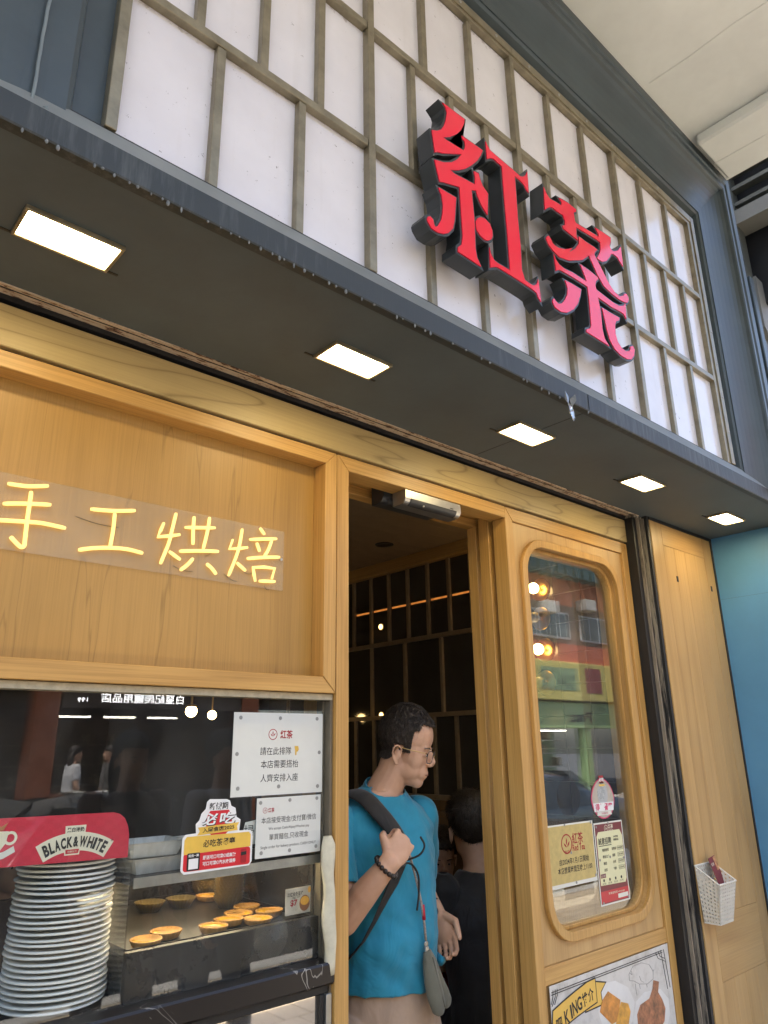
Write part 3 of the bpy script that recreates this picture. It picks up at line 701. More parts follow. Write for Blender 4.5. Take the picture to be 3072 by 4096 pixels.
for x, z in ((1.034, 2.088), (.30, 2.088)): build(MB().lathe([(.0035, 1.545), (.0035, 1.5475)], 10, (x, 0, z), axis='y'), 'screw', STEEL, ns)

# ------------------------------------------------------------------ door frame
df = thing('door_frame', (1.5, Y, 0), 'oak frame round the open doorway', 'door frame')
build(MB().prism([(1.1815, 0), (1.2225, 0), (1.2225, 2.3655), (1.1815, 2.4080)], Y-.001, Y+.14), 'jamb', OAK_V, df, bevel=.0015)
build(MB().prism([(1.1825, 2.4085), (1.2235, 2.3665), (1.9165, 2.3665), (1.9165, 2.4085)], Y-.001, Y+.0655), 'header', OAK_H, df, bevel=.0015)
build(MB().box(1.2225, 2.70, Y+.0660, Y+.155, 2.400, 2.44), 'track_cover', OAK_H, df)
build(MB().box(1.2230, 2.70, Y+.1555, Y+.195, 2.372, 2.5), 'rear_header', OAK_H, df, bevel=.0015)

# sliding leaf behind the fixed one
sl_ = thing('sliding_door', (2.3, 1.6, 0), 'oak sliding door leaf pushed open behind the fixed leaf', 'door')
build(MB().box(1.9160, 1.965, 1.578, 1.622, .01, 2.398), 'stile', OAK_V, sl_, bevel=.0015)
build(MB().box(1.9650, 2.68, 1.580, 1.620, 2.30, 2.398), 'top_rail', OAK_H, sl_)
build(MB().box(1.9650, 2.68, 1.580, 1.620, .01, 1.02), 'lower_panel', OAK_V, sl_)
build(MB().box(2.64, 2.68, 1.580, 1.620, 1.0205, 2.2995), 'stile', OAK_V, sl_)
build(MB().box(1.9650, 2.64, 1.598, 1.602, 1.0205, 2.2995), 'pane', GLASS, sl_)
build(MB().box(1.9320, 1.975, 1.650, 1.69, .0, 2.371), 'inner_post', OAK_V, df, bevel=.0015)

# fixed leaf with the round cornered window
fd = thing('fixed_door_leaf', (2.3, Y, 0), 'oak door leaf with a round cornered window right of the doorway', 'door')
build(MB().prism([(1.9180, 0), (1.9580, 0), (1.9580, 2.3610), (1.9180, 2.4080)], Y, Y+.058), 'stile', OAK_V, fd, bevel=.0015)
build(MB().prism([(1.9190, 2.4085), (1.9590, 2.3620), (2.6690, 2.3620), (2.7120, 2.4085)], Y, Y+.058), 'top_rail', OAK_H, fd, bevel=.0015)
build(MB().prism([(2.7120, 0), (2.7120, 2.4080), (2.6690, 2.3610), (2.6690, 0)], Y, Y+.058), 'stile', OAK_V, fd, bevel=.0015)
# panel with opening
WX0, WX1, WZ0, WZ1 = 2.014, 2.590, 1.072, 2.290
def holed(outer, inner, y0, y1, name, mat, par, bev=0):
    """flat board with one hole; outer is (x0,x1,z0,z1), inner a ccw loop"""
    x0, x1, z0, z1 = outer; n = len(inner); mb = MB()
    cx, cz = (x0+x1)/2, (z0+z1)/2
    O = []
    for (x, z) in inner:
        dx, dz = x-cx, z-cz
        k = min((x1-cx)/abs(dx) if abs(dx) > 1e-9 else 1e9, (z1-cz)/abs(dz) if abs(dz) > 1e-9 else 1e9); O.append([cx+dx*k, cz+dz*k])
    # snap the loop points nearest to the corners onto them
    for c in ((x0, z0), (x1, z0), (x1, z1), (x0, z1)):
        i = min(range(n), key=lambda i: (O[i][0]-c[0])**2+(O[i][1]-c[1])**2); O[i] = list(c)
    for y in (y0, y1):
        mb.v += [(a, y, b) for a, b in inner]+[(a, y, b) for a, b in O]
    for i in range(n):
        j = (i+1) % n
        mb.f += [(i, n+i, n+j, j), (2*n+i, 2*n+j, 3*n+j, 3*n+i), (i, j, 2*n+j, 2*n+i), (n+i, 3*n+i, 3*n+j, n+j)]
    return build(mb, name, mat, par, bevel=bev)
holed((1.9585, 2.6685, 1.0000, 2.3612), rrect(WX0-.002, WX1+.002, WZ0-.002, WZ1+.002, .104, 8), Y+.008, Y+.05, 'panel', PALE_V, fd)
# raised trim ring and reveal
def ring(inner, outer, y0, y1, name, mat, par):
    n = len(inner); mb = MB()
    for y in (y0, y1): mb.v += [(a, y, b) for a, b in inner]+[(a, y, b) for a, b in outer]
    for i in range(n):
        j = (i+1) % n
        mb.f += [(i, n+i, n+j, j), (2*n+i, 2*n+j, 3*n+j, 3*n+i), (i, j, 2*n+j, 2*n+i), (n+i, 3*n+i, 3*n+j, n+j)]
    return build(mb, name, mat, par, bevel=.002)
ring(rrect(WX0, WX1, WZ0, WZ1, .102, 9), rrect(WX0-.028, WX1+.028, WZ0-.028, WZ1+.028, .130, 9), Y-.009, Y+.0075, 'window_trim', OAK_V, fd)
ring(rrect(WX0+.012, WX1-.012, WZ0+.012, WZ1-.012, .095, 9), rrect(WX0-.001, WX1+.001, WZ0-.001, WZ1+.001, .103, 9), Y+.020, Y+.048, 'reveal', OAK_V, fd)
build(MB().prism(rrect(WX0+.004, WX1-.004, WZ0+.004, WZ1-.004, .1, 9), Y+.0285, Y+.0345), 'pane', GLASS, fd)
build(MB().box(1.9585, 2.6685, Y+.002, Y+.05, .9520, .9990), 'mid_rail', OAK_H, fd, bevel=.0015)
build(MB().box(1.9585, 2.6685, Y+.012, Y+.05, .10, .9515), 'lower_panel', PALE_V, fd)
build(MB().box(1.9585, 2.6685, Y+.002, Y+.05, .0, .0995), 'bottom_rail', OAK_H, fd)
for (x, z, w, h) in ((2.6645, 1.68, .003, 1.36),): build(MB().box(x, x+w, Y+.0045, Y+.0078, z-h/2, z+h/2), 'bead', OAK_V, fd)

# door sensors under the header
def sensor(name, x0, x1, y0, y1, z0, z1, label, mat):
    t = thing(name, ((x0+x1)/2, y0, z0), label, 'door sensor')
    P = [(y0, z1), (y0, z0+.018)]
    for k in range(6): a = R(180+90*k/5); P.append((y0+.022+.022*math.cos(a), z0+.018+.018*math.sin(a)))
    P += [(y1, z0), (y1, z1)]
    build(MB().extr(P, 'x', x0, x1), 'housing', mat, t, bevel=.0012)
    Q = [(y0+.001, z0+.0165)]
    for k in range(6): a = R(180+80*k/5); Q.append((y0+.0215+.0235*math.cos(a), z0+.018+.0195*math.sin(a)))
    Q += [(y0+.026, z0+.004), (y0+.012, z0+.010)]
    build(MB().extr(Q, 'x', x0+.022, x1-.022), 'lens_strip', DGREY, t)
    build(MB().box(x1-.05, x1-.036, y0-.0006, y0+.0002, z0+.021, z0+.0245), 'maker_mark', DGREY, t)
    build(MB().ell((x0+.08, y0+.004, z0+.006), (.003, .003, .003)), 'sensor_eye', WHITEP, t)
sensor('door_sensor', 1.447, 1.694, 1.503, 1.562, 2.3215, 2.3660, 'silver automatic door sensor hanging under the oak header', SILVER)
sensor('door_sensor', 1.420, 1.665, 1.574, 1.630, 2.338, 2.399, 'darker door sensor half hidden behind the silver one', M('graphite', (.08,.085,.09), .35, .6))

# ------------------------------------------------------------------ shutter guide right of the door
sg = thing('shutter_guide', (2.76, 1.48, 0), 'worn black shutter guide channel right of the door leaf', 'shutter guide')
build(MB().box(2.7165, 2.7435, 1.4635, 1.56, 0, 2.519), 'inner_channel', BLACK, sg)
build(MB().box(2.7440, 2.7485, 1.4500, 1.50, 0, 2.519), 'channel_edge', EDGEW, sg)
build(MB().box(2.7490, 2.7740, 1.4780, 1.56, 0, 2.519), 'slot', BLACK, sg)
build(MB().box(2.7745, 2.7790, 1.4440, 1.50, 0, 2.519), 'channel_edge', PEEL, sg)
build(MB().box(2.7795, 2.7960, 1.4330, 1.56, 0, 2.5295), 'outer_flange', BLACK, sg)
build(MB().box(2.7160, 2.776, 1.4525, 1.56, 2.5195, 2.5265), 'head_plate', PEEL, sg)

# ------------------------------------------------------------------ pale boarded wall with basket
rw = thing('boarded_wall', (3.08, 1.43, 0), 'pale wood boarded wall between shutter guide and blue wall', 'wall panel')
yb = 1.43
build(MB().box(2.800, 3.350, yb+.012, yb+.03, 0, 2.5165), 'backing', BLACK, rw)
box('board', PALE_V, rw, (2.8000, 2.8895, yb, yb+.0115, 0, 2.5160), .001)
box('board', PALE_V, rw, (3.2690, 3.3480, yb, yb+.0115, 0, 2.5160), .001)
box('board', PALE_H, rw, (2.8905, 3.2680, yb, yb+.0115, 2.4215, 2.5160), .001)
for a, b in ((2.8905, 2.9845), (2.9855, 3.0785), (3.0795, 3.1735), (3.1745, 3.2680)):
    box('board', PALE_V, rw, (a, b, yb+.0008, yb+.0115, 1.0105, 2.4205), .001)
    box('board', PALE_V, rw, (a, b, yb+.0008, yb+.0115, 0, .7995), .001)
box('board', PALE_H, rw, (2.8905, 3.2680, yb, yb+.0115, .8005, 1.0095), .001)
for x, z in ((2.979, 2.285), (3.295, 2.283)): build(MB().box(x-.007, x+.007, yb-.0012, yb+.001, z-.012, z+.012), 'square_hole', BLACK, rw)
build(MB().box(2.797, 3.40, yb-.002, yb+.03, 2.5170, 2.5292), 'top_strip', BLACK, rw)
build(MB().box(3.3485, 3.3585, yb-.004, yb+.03, 0, 2.5165), 'edge_strip', BLACK, rw)
# blue side wall of the next shop
bw = thing('blue_wall', (3.37, 1.25, 0), 'bright blue side wall of the next shop', 'wall')
build(MB().box(3.3600, 3.5, 1.085, 1.4255, 0, 2.2395), 'wall', BLUEW, bw)
build(MB().box(3.3600, 3.5, 1.085, 1.4255, 2.2405, 2.5285), 'wall', BLUEW, bw)
build(MB().box(3.3615, 3.5, 1.085, 1.4255, 2.2393, 2.2407), 'seam', BLACK, bw)
pf = thing('wall_poster', (3.35, 1.12, 1.72), 'silver framed poster on the blue wall at the right edge', 'poster')
build(MB().box(3.3350, 3.3595, 1.088, 1.165, 1.72, 2.46), 'frame', SILVER, pf, bevel=.003)
mm, nt_, bs_ = base('poster_print'); _c = ramp(nt_, nz(nt_, coords(nt_), 8, 4), [(.35, (.02,.10,.35)), (.5, (.06,.35,.65)), (.6, (.5,.6,.7)), (.68, (.45,.1,.12))]); nt_.links.new(_c, bs_.inputs['Base Color'])
build(MB().box(3.3342, 3.3348, 1.092, 1.150, 1.74, 2.44), 'print', mm, pf)

# basket
def basket():
    t = thing('wire_basket', (2.9, 1.37, 1.02), 'small cream perforated plastic basket hung on the boarded wall', 'basket')
    # tapered box: bottom (bx0,bx1,by) top wider; walls as strips with square holes
    zb, zt = 1.005, 1.190; yb0, yb1 = 1.365, 1.4235; yt0, yt1 = 1.345, 1.4275
    def wall(p00, p10, p01, p11, nu, nv, th, nrm, zlim=1.0):
        """perforated quad as bars: p(u,v); a grid of bars leaves square holes"""
        mb = MB(); P = lambda u, v: (Vector(p00)*(1-u)*(1-v)+Vector(p10)*u*(1-v)+Vector(p01)*(1-u)*v+Vector(p11)*u*v)
        nn = Vector(nrm)*th
        def quad(u0, u1, v0, v1):
            q = [P(u0, v0), P(u1, v0), P(u1, v1), P(u0, v1)]
            mb.add(q+[a+nn for a in q], [(0,1,2,3), (7,6,5,4), (0,4,5,1), (1,5,6,2), (2,6,7,3), (3,7,4,0)])
        hu, hv = .42/nu, .42/nv
        for i in range(nu+1):
            u = i/nu; quad(max(0, u-hu/1.6), min(1, u+hu/1.6), 0, 1)
        for j in range(nv+1):
            v = j/nv; quad(0, 1, max(0, v-hv/1.6), min(1, v+hv/1.6))
        return mb
    x0b, x1b, x0t, x1t = 2.800, 2.905, 2.790, 2.925
    ztf = 1.135
    build(wall((x0b, yb0, zb), (x1b, yb0, zb), (x0t, yt0, ztf), (x1t, yt0, ztf), 9, 11, .002, (0, 1, 0)), 'front', WHITEP, t)
    build(wall((x0b, yb1, zb), (x1b, yb1, zb), (x0t, yt1, zt), (x1t, yt1, zt), 9, 14, .002, (0, -1, 0)), 'back', WHITEP, t)
    build(wall((x0b, yb0, zb), (x0b, yb1, zb), (x0t, yt0, ztf), (x0t, yt1, zt), 6, 12, .002, (1, 0, 0)), 'side', WHITEP, t)
    build(wall((x1b, yb0, zb), (x1b, yb1, zb), (x1t, yt0, ztf), (x1t, yt1, zt), 6, 12, .002, (-1, 0, 0)), 'side', WHITEP, t)
    build(MB().box(x0b, x1b, yb0, yb1, zb-.002, zb), 'base', WHITEP, t)
    rim = [(x0t, yt0, ztf), (x1t, yt0, ztf), (x1t, yt1, zt), (x0t, yt1, zt), (x0t, yt0, ztf)]
    for a, b in zip(rim, rim[1:]): build(MB().tube([a, b], .0032, 6), 'rim', WHITEP, t)
    l = thing('leaflet', (2.92, 1.38, 1.05), 'maroon menu leaflet standing in the cream basket', 'leaflet')
    Mx = Matrix.Translation((2.900, 1.39, 1.135)) @ Matrix.Rotation(R(-8), 4, 'Y') @ Matrix.Rotation(R(-14), 4, 'X')
    build(MB().obox(Mx, .052, .0012, .16), 'card', PMAROON, l)
    build(MB().obox(Mx @ Matrix.Translation((.016, -.001, .055)), .018, .0008, .045), 'food_picture', M('leaflet_picture', (.45,.22,.10), .4, 0, .7, 60), l)
    tx = text_mesh('紅茶', .01)
    xs = [v.co.x for v in tx.vertices]; s = .022/(max(xs)-min(xs))
    for v in tx.vertices: v.co = Mx @ Vector(((v.co.x)*s-.022, -.0010, (v.co.y)*s+.052))
    link('lettering', tx, PCREAM, l)
basket()

# ------------------------------------------------------------------ window bay below the veneer panel
wb = thing('shop_window', (.3, 1.53, 1.1), 'large display window left of the doorway', 'window')
build(MB().box(-3.2, 1.1720, 1.530, 1.536, 1.1560, 1.7465), 'pane', GLASS, wb)
build(MB().box(-3.2, 1.1795, 1.512, 1.555, 1.7350, 1.7495), 'head_seal', M('yellowed_seal', (.42,.36,.24), .6, 0, .2, 60), wb)
build(MB().box(1.1725, 1.1800, 1.512, 1.56, 1.02, 1.7345), 'side_seal', M('window_metal', (.22,.19,.14), .4, .4, .15, 20), wb)
build(MB().box(1.1655, 1.1718, 1.5365, 1.56, 1.16, 1.7345), 'inner_stop', bpy.data.materials['window_metal'], wb)
fw = thing('foam_strip', (1.165, 1.5, 1.13), 'grubby cream foam strip wrapped round the window\'s lower right edge', 'foam strip')
def foam():
    mb = MB(); P = []; rr = []
    rnd = random.Random(8)
    for k in range(15):
        t = k/14; z = 1.418-.29*t
        P.append((1.163+.012*t+.002*math.sin(k*1.3), 1.507, z)); wv = .017+.003*math.sin(k*.9)
        if k == 0: wv = .010
        if k == 14: wv = .010
        rr.append((wv, .012))
    mb.tube(P, rr, 12, flat=(1, 0, 0)); o = build(mb, 'foam', CLOTH, fw, True)
foam()

# counter below the window
ct = thing('display_counter', (.3, 1.56, 0), 'black marble display counter under the window with a glazed front below', 'counter')
build(MB().extr([(1.497, 1.150), (1.500, 1.1545), (1.96, 1.1545), (1.96, 1.108), (1.503, 1.108), (1.497, 1.114)], 'x', -3.2, 1.1775), 'marble_top', MARBLE, ct)
build(MB().box(-3.2, 1.1775, 1.512, 1.55, 1.0905, 1.1075), 'frame_rail', BLACK, ct, bevel=.002)
build(MB().box(1.163, 1.1785, 1.506, 1.55, .02, 1.090), 'frame_stile', STEEL, ct, bevel=.001)
build(MB().box(1.150, 1.1625, 1.512, 1.55, .02, 1.090), 'frame_stile', BLACK, ct, bevel=.001)
build(MB().box(.85, .8625, 1.512, 1.55, .02, 1.090), 'frame_stile', BLACK, ct, bevel=.001)
MIR, _n, _b = base('mirrored_glass'); _b.inputs['Metallic'].default_value = .9; _b.inputs['Roughness'].default_value = .03
_n.links.new(ramp(_n, nz(_n, coords(_n), 7, 4), [(.3, (.50,.48,.44)), (.7, (.62,.60,.56))]), _b.inputs['Base Color'])
build(MB().box(.863, 1.1495, 1.522, 1.528, .03, 1.090), 'mirror_pane', MIR, ct)
build(MB().box(-3.2, .8495, 1.522, 1.528, .03, 1.090), 'dark_pane', M('smoked_pane', (.02,.018,.016), .08), ct)
build(MB().box(-3.2, 1.1775, 1.53, 1.95, .0, 1.107), 'carcass', BLACK, ct)

# ================================================================== NOTICES AND STICKERS
DOT = M('grey_magnet', (.28,.28,.26), .6)
def dots(pts, y, par, r=.0065):
    for x, z in pts: build(MB().prism(disc(x, z, r, 12), y-.0008, y-.0001), 'magnet_dot', DOT, par)
SERIF = .0
def notice_queue():
    x0, x1, z0, z1 = .905, 1.161, 1.517, 1.7015; y = 1.5285
    t = thing('notice', ((x0+x1)/2, y, z0), 'larger pale paper notice about queueing, upper right of the window', 'notice')
    sheet('paper', [(x0, z0), (x1, z0), (x1, z1), (x0, z1)], y, PAPERB, t)
    build(MB().box(x0-.003, x1+.003, y+.0008, y+.0012, z0-.003, z1+.003), 'plastic_sleeve', GLASSC, t)
    cx = (x0+x1)/2+.002; yy = y-.0003
    logo(cx-.022, 1.652, .0125, yy, INKR, t, None); text('紅茶', cx+.017, 1.652, .036, .020, yy, INKR, t, bold=.02)
    text('請在此排隊', cx-.012, 1.6145, .088, .0175, yy, INK, t)
    text('本店需要搭枱', cx, 1.585, .106, .0175, yy, INK, t)
    text('人齊安排入座', cx, 1.5545, .106, .0175, yy, INK, t)
    # pointing hand mark
    hx, hz = cx+.047, 1.615
    sheet('pointing_hand', [(hx-.006, hz+.010), (hx+.005, hz+.010), (hx+.007, hz+.002), (hx+.004, hz-.003), (hx+.0005, hz-.003), (hx, hz-.011), (hx-.0035, hz-.011), (hx-.004, hz)], yy-.0002, PGOLD, t, .0002)
    dots([(x0+.018, z1-.012), ((x0+x1)/2, z1-.012), (x1-.018, z1-.012), (x0+.012, (z0+z1)/2), (x1-.010, (z0+z1)/2), (x0+.018, z0+.018), ((x0+x1)/2, z0+.018), (x1-.014, z0+.014)], y, t, .0045)
notice_queue()
def notice_cash():
    x0, x1, z0, z1 = .975, 1.1575, 1.3845, 1.5115; y = 1.5285
    t = thing('notice', ((x0+x1)/2, y, z0), 'smaller pale paper notice about paying in cash, below the queue notice', 'notice')
    sheet('paper', [(x0, z0), (x1, z0), (x1, z1), (x0, z1)], y, PAPERB, t)
    yy = y-.0003; cx = (x0+x1)/2
    logo(x0+.023, 1.4845, .0062, yy, INKR, t, None); text('紅茶', x0+.040, 1.4845, .017, .010, yy, INKR, t, bold=.02)
    text('本店接受現金/支付寶/微信', cx, 1.463, .155, .0135, yy, INK, t)
    text('We accept Cash/Alipay/Wechat pay', cx, 1.4440, .115, None, yy, INK, t)
    text('單買麵包,只收現金', cx, 1.4265, .110, .0135, yy, INK, t)
    text('Single order for bakery product, CASH ONLY', cx, 1.4055, .155, None, yy, INK, t)
    dots([(x0+.010, z1-.010), (cx, z1-.008), (x1-.012, z1-.008), (x0+.016, z0+.011), (cx+.002, z0+.010), (x1-.013, z0+.012)], y, t, .0042)
    # handwritten slip behind it
    s = thing('handwritten_slip', (.965, 1.54, 1.43), 'handwritten grey slip tucked behind the cash notice', 'note')
    sheet('paper', [(.940, 1.415), (1.0, 1.415), (1.0, 1.468), (.952, 1.462)], 1.5372, PAPERB, s); text('掃', .962, 1.443, .026, .026, 1.5370, INK, s)
notice_cash()
def sticker_vote():
    y = 1.5287
    t = thing('window_sticker', (.88, y, 1.373), 'gold and red restaurant vote sticker with white edge on the window', 'sticker')
    P = [(.803, 1.372), (.960, 1.374), (.967, 1.382), (.967, 1.440), (.960, 1.447), (.932, 1.4475), (.934, 1.470), (.924, 1.476), (.920, 1.495), (.909, 1.500), (.905, 1.511), (.897, 1.5145), (.855, 1.5165), (.848, 1.511), (.846, 1.497), (.836, 1.488), (.832, 1.475), (.824, 1.468), (.826, 1.450), (.802, 1.449), (.795, 1.442), (.795, 1.380)]
    sheet('white_edge', P, y, INKW, t)
    sheet('red_field', rrect(.800, .962, 1.377, 1.4125, .006), y-.0003, PRED2, t, .0002)
    sheet('gold_field', [(.800, 1.410), (.962, 1.413), (.962, 1.437), (.957, 1.443), (.805, 1.4445), (.800, 1.438)], y-.0005, PGOLD, t, .0002)
    sheet('red_disc', disc(.880, 1.470, .032, 24), y-.0004, PRED2, t, .0002)
    sheet('white_patch', [(.852, 1.4925), (.902, 1.4925), (.900, 1.5115), (.856, 1.5115)], y-.0009, INKW, t, .0002); text('新假期', .877, 1.5015, .046, .0150, y-.0013, INK, t, bold=.02)
    text('必吃', .8805, 1.4745, .083, .0245, y-.0009, INK, t, bold=.03, shear=.15); text('必吃', .879, 1.4762, .082, .024, y-.0012, INKW, t, bold=.025, shear=.15)
    sheet('ribbon', [(.828, 1.4455), (.927, 1.449), (.925, 1.457), (.930, 1.465), (.829, 1.461), (.834, 1.453)], y-.0014, PGOLD, t, .0002)
    text('入圍食店2025', .879, 1.4555, .078, .0095, y-.0018, INK, t, ang=.035, bold=.02)
    text('必吃茶餐廳', .883, 1.428, .078, .0155, y-.0009, INK, t, bold=.015)
    sheet('black_tab', rrect(.808, .838, 1.378, 1.412, .003), y-.0010, INK, t, .0002)
    text('投我一票', .823, 1.407, .024, .0055, y-.0014, INKW, t, bold=.02)
    sheet('white_square', [(.812, 1.381), (.834, 1.381), (.834, 1.401), (.812, 1.401)], y-.0014, INKW, t, .0002)
    text('即送可口可樂®或無糖', .885, 1.4005, .080, .0085, y-.0010, INKW, t, bold=.02); text('可口可樂®汽水換領券', .885, 1.3885, .080, .0085, y-.0010, INKW, t, bold=.02)
    sheet('can_picture', rrect(.938, .952, 1.381, 1.409, .003), y-.0010, M('can_red', (.34,.01,.02), .3), t, .0002)
    sheet('can_band', [(.938, 1.396), (.952, 1.397), (.952, 1.404), (.938, 1.403)], y-.0013, INK, t, .0002)
sticker_vote()

# red plate stand card
def plate_card():
    y = 1.548
    t = thing('plate_stand_card', (.55, y, 1.42), 'red advertising card with rounded corner standing over the plate stack', 'card')
    P = [(.20, 1.428), (.687, 1.4155), (.686, 1.458), (.682, 1.475), (.674, 1.490), (.663, 1.4985), (.650, 1.5020), (.20, 1.508)]
    m, nt, bs = base('red_card_print')
    ck = N(nt, 'TexChecker', i_Scale=60.0); nt.links.new(coords(nt, (1, 1, 1.6)), ck.inputs[0]); n = nz(nt, coords(nt), 30, 3)
    c = mixc(nt, .5, ramp(nt, n, [(.3, (.55,.016,.045)), (.7, (.62,.020,.052))]), ramp(nt, ck.outputs[1], [(0, (.54,.015,.042)), (1, (.61,.020,.052))]))
    nt.links.new(c, bs.inputs['Base Color']); bs.inputs['Roughness'].default_value = .4
    build(MB().prism(P, y, y+.002), 'card', m, t)
    # cream banner with arched lettering
    cx, cz, r0 = .578, 1.330, .128
    def arc(r, a0, a1, n): return [(cx+r*math.cos(R(a0+(a1-a0)*k/n)), cz+r*math.sin(R(a0+(a1-a0)*k/n))) for k in range(n+1)]
    ban = arc(.141, 57, 121, 14)+arc(.108, 121, 57, 14)
    sheet('banner', ban, y-.0004, PCREAM, t, .0003)
    sheet('banner_tab', [(.558, 1.466), (.596, 1.466), (.597, 1.483), (.557, 1.483)], y-.0005, PCREAM, t, .0002)
    sheet('banner_tab', [(.560, 1.4305), (.588, 1.4305), (.589, 1.443), (.559, 1.443)], y-.0005, PCREAM, t, .0002)
    sheet('red_tab', [(.562, 1.4330), (.586, 1.4330), (.587, 1.4405), (.561, 1.4405)], y-.0008, PRED, t, .0002)
    text('荷蘭乳牛', .574, 1.4368, .018, .0035, y-.0011, PCREAM, t)
    text('黑白淡奶', .577, 1.4755, .033, .0085, y-.0009, INK, t, bold=.03)
    s = 'BLACK&WHITE'; wd_ = [1, .85, 1, 1, 1.05, 1, 1.45, 1.1, .5, 1, .95]; tot = sum(wd_); acc = 0
    for ch, w in zip(s, wd_):
        a = 118-58*(acc+w/2)/tot; acc += w; rr = .124
        px, pz = cx+rr*math.cos(R(a)), cz+rr*math.sin(R(a)); al = R(a-90)
        text(ch, px, pz, .0098*w, .0185+.004*abs(a-89)/29, y-.0010, INK, t, ang=al, bold=.045)
    text('®', .651, 1.4505, .005, .005, y-.0010, INK, t)
    # tea cup picture at the card's left
    sheet('cup_picture', [(.36, 1.487), (.455, 1.482), (.452, 1.462), (.440, 1.445), (.42, 1.438), (.38, 1.438), (.36, 1.45)], y-.0005, PCREAM, t, .0002)
    ringp = disc(.459, 1.470, .012, 16); build(MB().add([(a, y-.0006, b) for a, b in ringp]+[(.459+(a-.459)*.6, y-.0006, 1.470+(b-1.470)*.6) for a, b in ringp], [(i, (i+1) % 16, 16+(i+1) % 16, 16+i) for i in range(16)]), 'cup_handle', PCREAM, t)
    sheet('saucer_picture', [(.36, 1.434), (.41, 1.431), (.45, 1.436), (.470, 1.446), (.466, 1.456), (.45, 1.448), (.42, 1.440), (.38, 1.437)], y-.0007, PAPER, t, .0002)
    sheet('tea_splash', [(.36, 1.49), (.40, 1.486), (.445, 1.484), (.452, 1.497), (.440, 1.490), (.432, 1.501), (.42, 1.489), (.40, 1.497), (.38, 1.489)], y-.0007, M('tea_brown', (.42,.17,.07), .4), t, .0002)
plate_card()

# plates
def plates():
    prof = [(.045, 0), (.050, .001), (.060, .002), (.080, .0050), (.090, .0052), (.0932, .0062), (.0940, .0078), (.0930, .0094), (.0905, .0100), (.080, .0088), (.058, .0048), (.02, .0044)]
    n = 27; zb = 1.157
    proto = build(MB().lathe(prof, 48), 'plate', CERAM, None, True); rnd = random.Random(5)
    for k in range(n):
        o = proto if k == 0 else proto.copy()
        if k: COL.objects.link(o)
        t = k/(n-1); s = 1+.05*(1-t)
        o.scale = (s, s, .98); o.location = (.604+.004*t+rnd.uniform(-.0024, .0024), 1.655+rnd.uniform(-.002, .002), zb+k*.0098)
        o.rotation_euler = (rnd.uniform(-.012, .012), rnd.uniform(-.012, .012), rnd.uniform(0, 6))
        tag(o, 'white round plate in the tall stack under the red card', 'plate', 'plates in the tall stack')
    # acrylic guard beside the plates
    g = thing('acrylic_guard', (.70, 1.56, 1.155), 'clear acrylic guard sheet standing between plates and tart tray', 'guard')
    build(MB().box(.692, .695, 1.54, 1.80, 1.155, 1.47), 'sheet', GLASSC, g)
plates()

